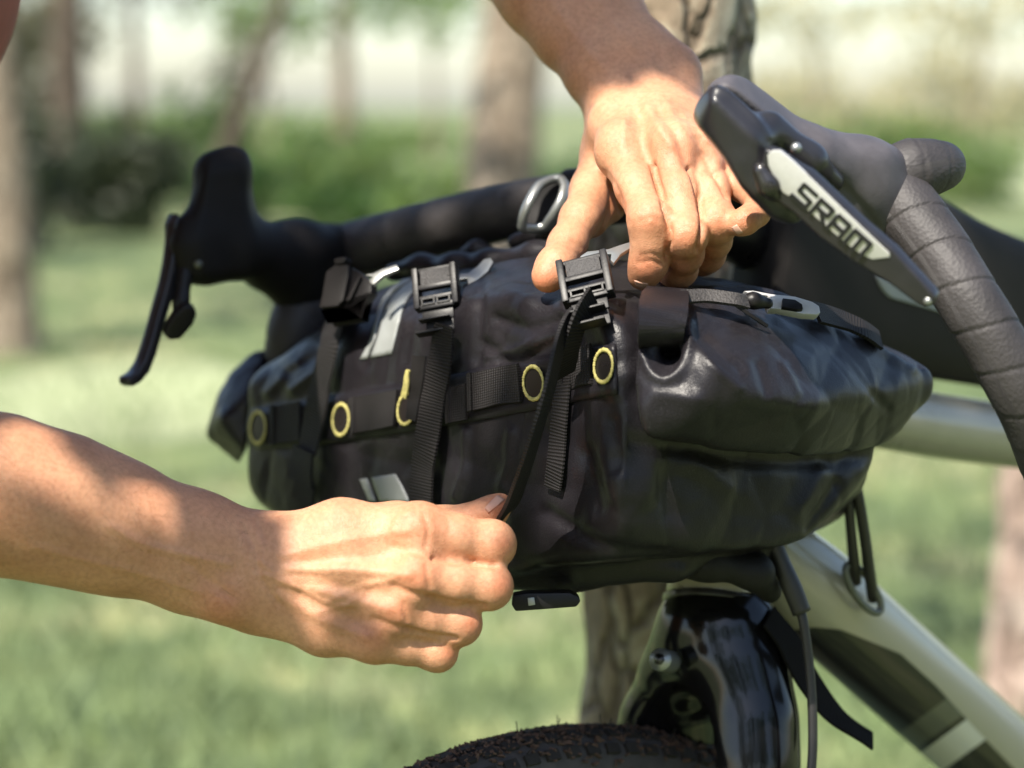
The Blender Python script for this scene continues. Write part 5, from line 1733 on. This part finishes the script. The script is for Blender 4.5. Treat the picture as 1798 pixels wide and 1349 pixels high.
for (x, y, r, k) in ((735, 925, 34, 0.5), (730, 1010, 34, 0.75), (695, 1070, 30, 0.6), (655, 1122, 30, 0.5), (884, 958, 22, 0.8), (882, 1030, 22, 0.8), (830, 1097, 20, 0.8), (790, 1147, 18, 0.8), (385, 1065, 40, 0.6), (880, 885, 18, 0.7), (610, 930, 30, 0.2),
                     (1142, 388, 24, 0.55), (1208, 420, 22, 0.6), (1262, 395, 20, 0.6), (1192, 270, 22, 0.45), (1095, 265, 26, 0.25), (1135, 470, 26, 0.7), (955, 495, 30, 0.9), (1080, 355, 24, 0.8), (1310, 385, 24, 0.7), (1190, 470, 24, 0.6), (1240, 450, 22, 0.6)):
    fl = np.maximum(fl, k * np.exp(-((vx - x) ** 2 + (vy - y) ** 2) / (r * r)))
at = bodyme.attributes.new('flush', 'FLOAT', 'POINT')
at.data.foreach_set('value', fl.astype(np.float32))
pbody = link('body', bodyme, M['skin'], person)
# clothes and hair
shirt = body_field(0.010, trunk_ + [([sh_r, sh_r + (elb_r - sh_r) * 0.45], [0.058, 0.056], 0.02, 0.03), ([sh_l, sh_l + (elb_l - sh_l) * 0.45], [0.058, 0.056], 0.02, 0.03)])
v, q = shirt.nets(2)
link('shirt', qmesh(v, q), M['shirt'], person)
tr = body_field(0.014, [([hip - sidev * 0.07 + np.array((0.03, 0, 0.04)), hip - sidev * 0.07], [0.098, 0.10], 0.03, 0.05), ([hip + sidev * 0.07 + np.array((0.03, 0, 0.04)), hip + sidev * 0.07], [0.098, 0.10], 0.03, 0.05)] + legs)
v, q = tr.nets(2)
link('trousers', qmesh(v, q), M['trousers'], person)
hr = body_field(0.0, [([head + np.array((-0.03, 0, 0.03)), head + np.array((-0.045, 0, -0.02))], [0.086, 0.075], 0.02, 0.02), ([head + np.array((0.02, 0, 0.05))], [0.062], 0.02, 0.03)])
v, q = hr.nets(2)
link('hair', qmesh(v, q), M['hair'], person)
for f in (foot_r, foot_l):
    s = body_field(0.0, [([f + front * -0.04, f + front * 0.10, f + front * 0.17 + np.array((0, 0, -0.012))], [0.045, 0.045, 0.034], 0.02, 0.02)])
    v, q = s.nets(2)
    v[:, 2] = np.maximum(v[:, 2], 0.003)
    link('shoe', qmesh(v, q), M['shoe'], person)

# fingernails
HB = BVHTree.FromPolygons([tuple(v) for v in allv], [tuple(int(i) for i in q) for q in allq])
patch('fingernail', [(851, 893), (862, 881), (874, 870)], [(858, 901), (872, 890), (886, 878)], M['nail'], person, 0.0005, 10, 8, HB)
patch('fingernail', [(1114, 492), (1126, 496), (1138, 498)], [(1117, 503), (1127, 506), (1137, 506)], M['nail'], person, 0.0003, 8, 6, HB)
patch('fingernail', [(1285, 399), (1289, 406), (1296, 412)], [(1294, 394), (1299, 401), (1305, 408)], M['nail'], person, 0.0003, 8, 6, HB)

# fine hair on the forearms
rh_ = np.random.default_rng(5)
nrm_r, nrm_l = vnormals(rv, rq), vnormals(lv_, lq_)
hv, hq = [], []
def hairs(v, n, sel, along, count):
    idx = rh_.choice(np.flatnonzero(sel), count)
    for i in idx:
        p, nn = v[i], n[i]
        t = norm(along - nn * (along @ nn) + rh_.normal(size=3) * 0.13)
        t = norm(t - nn * (t @ nn))
        L = rh_.uniform(0.004, 0.009)
        sdv = np.cross(t, nn) * 0.00004
        a, b, c = p, p + t * L * 0.55 + nn * 0.0009, p + t * L + nn * 0.0007
        k = len(hv)
        hv.extend([a - sdv, a + sdv, b + sdv * 0.8, b - sdv * 0.8, c + sdv * 0.2, c - sdv * 0.2])
        hq.extend([(k, k + 1, k + 2, k + 3), (k + 3, k + 2, k + 4, k + 5)])
x_, y_, d_ = to_px(rv)
hairs(rv, nrm_r, (x_ > -60) & (x_ < 430), P(440, 1000, 1.05) - P(0, 880, 1.03) + UP * -0.05, 900)
x_, y_, d_ = to_px(lv_)
hairs(lv_, nrm_l, (y_ > -80) & (y_ < 190), P(1100, 160, 1.18) - P(900, -100, 1.25) + RX * 0.03, 900)
ho = link('arm_hair', qmesh(np.array(hv), np.array(hq)), M['arm_hair'], person, smooth=False)
ho['kind'] = 'stuff'

# ------------------------------------------------------------------ the near tree's crown: leaves that dapple the light
rc = np.random.default_rng(77)
S3 = np.array(SUN_FROM)
aim = P(900, 640, 1.1)
e1 = norm(np.cross(S3, (0, 0, 1.0)))
e2 = np.cross(S3, e1)
lit = [  # (column, row, distance, clear radius in metres): where the photograph shows sun coming through
    (1100, 300, 1.12, 0.055), (1180, 330, 1.10, 0.06), (1230, 390, 1.09, 0.05), (1140, 430, 1.08, 0.05), (1010, 430, 1.11, 0.05), (1320, 370, 1.09, 0.04),
    (655, 930, 1.035, 0.032), (700, 950, 1.035, 0.028), (600, 960, 1.035, 0.020), (690, 1060, 1.035, 0.012), (560, 1060, 1.04, 0.012), (300, 960, 1.04, 0.012), (120, 880, 1.03, 0.016),
    (1290, 190, 0.95, 0.05), (1360, 250, 0.96, 0.05), (1450, 350, 0.935, 0.05), (1540, 440, 0.93, 0.05), (1560, 300, 1.02, 0.04), (1650, 450, 1.0, 0.03),
    (1300, 620, 1.05, 0.045), (1400, 640, 1.07, 0.04), (1200, 600, 1.04, 0.03), (700, 560, 1.17, 0.022), (590, 580, 1.22, 0.016), (1040, 480, 1.05, 0.03), (1380, 540, 1.08, 0.03),
    (900, 520, 1.1, 0.022), (1250, 60, 1.42, 0.03), (1215, 100, 1.42, 0.03),
]
lp_ = [(P(a, b, c), r) for a, b, c, r in lit]
n = 5600
u = rc.uniform(-0.62, 0.62, n)
w = rc.uniform(-0.62, 0.62, n)
h = rc.uniform(1.7, 2.9, n)
cen = aim + S3[None] * h[:, None] + e1[None] * u[:, None] + e2[None] * w[:, None]
keep = np.ones(n, bool)
for p, r in lp_:
    q = cen - p
    dist = np.linalg.norm(q - (q @ S3)[:, None] * S3, axis=1)
    keep &= dist > r + 0.018
cen = cen[keep]
# unseen leaf clusters added towards the sun to shade the upper and lower forearm
extra = []
for a, b, d, rr, cnt in ((885, -60, 1.23, 0.045, 150), (960, 10, 1.215, 0.04, 150), (1030, 55, 1.20, 0.034, 130), (1100, 100, 1.19, 0.03, 110), (1150, 105, 1.18, 0.02, 60), (1060, 130, 1.18, 0.018, 50),
                         (60, 870, 1.03, 0.045, 25), (250, 950, 1.045, 0.04, 25), (420, 1020, 1.05, 0.03, 30), (600, 1090, 1.04, 0.024, 20)):
    o_ = P(a, b, d)
    for _ in range(cnt):
        ang, q_ = rc.uniform(0, 6.28), rr * math.sqrt(rc.random())
        extra.append(o_ + S3 * rc.uniform(1.2, 1.7) + e1 * math.cos(ang) * q_ + e2 * math.sin(ang) * q_)
extra = np.array(extra)
ok_ = np.ones(len(extra), bool)
for p, r in lp_:
    q = extra - p
    ok_ &= np.linalg.norm(q - (q @ S3)[:, None] * S3, axis=1) > r + 0.008
cen = np.concatenate([cen, extra[ok_]])
v1, q1 = leaf_mesh(cen, 0.055, rc, 0.0, 0.6)
top = np.array((0.0, 1.3, 3.1))
cen2 = crown_centres(top + np.array((0.5, 0.9, 0.5)), (1.2, 1.0, 0.7), 1800, rc, 50)
v2, q2 = leaf_mesh(cen2, 0.08, rc, 0.2, 0.6)
co = link('crown', qmesh(np.concatenate([v1, v2]), np.concatenate([q1, q2 + len(v1)])), M['leaf'], near, smooth=False)
co['kind'] = 'stuff'
hubp = aim + S3 * 2.3
for tgt in ((0, 0), (0.4, 0.3), (-0.4, 0.35), (0.35, -0.4), (-0.35, -0.3)):
    e = hubp + e1 * tgt[0] + e2 * tgt[1] + S3 * 0.25
    st0 = np.array((0.03, 1.36, 2.75))
    tube('limb', [st0, st0 * 0.5 + e * 0.5 + np.array((0, 0, 0.25)), e], [0.02, 0.010, 0.003], M['bark'], near, 7, 14)
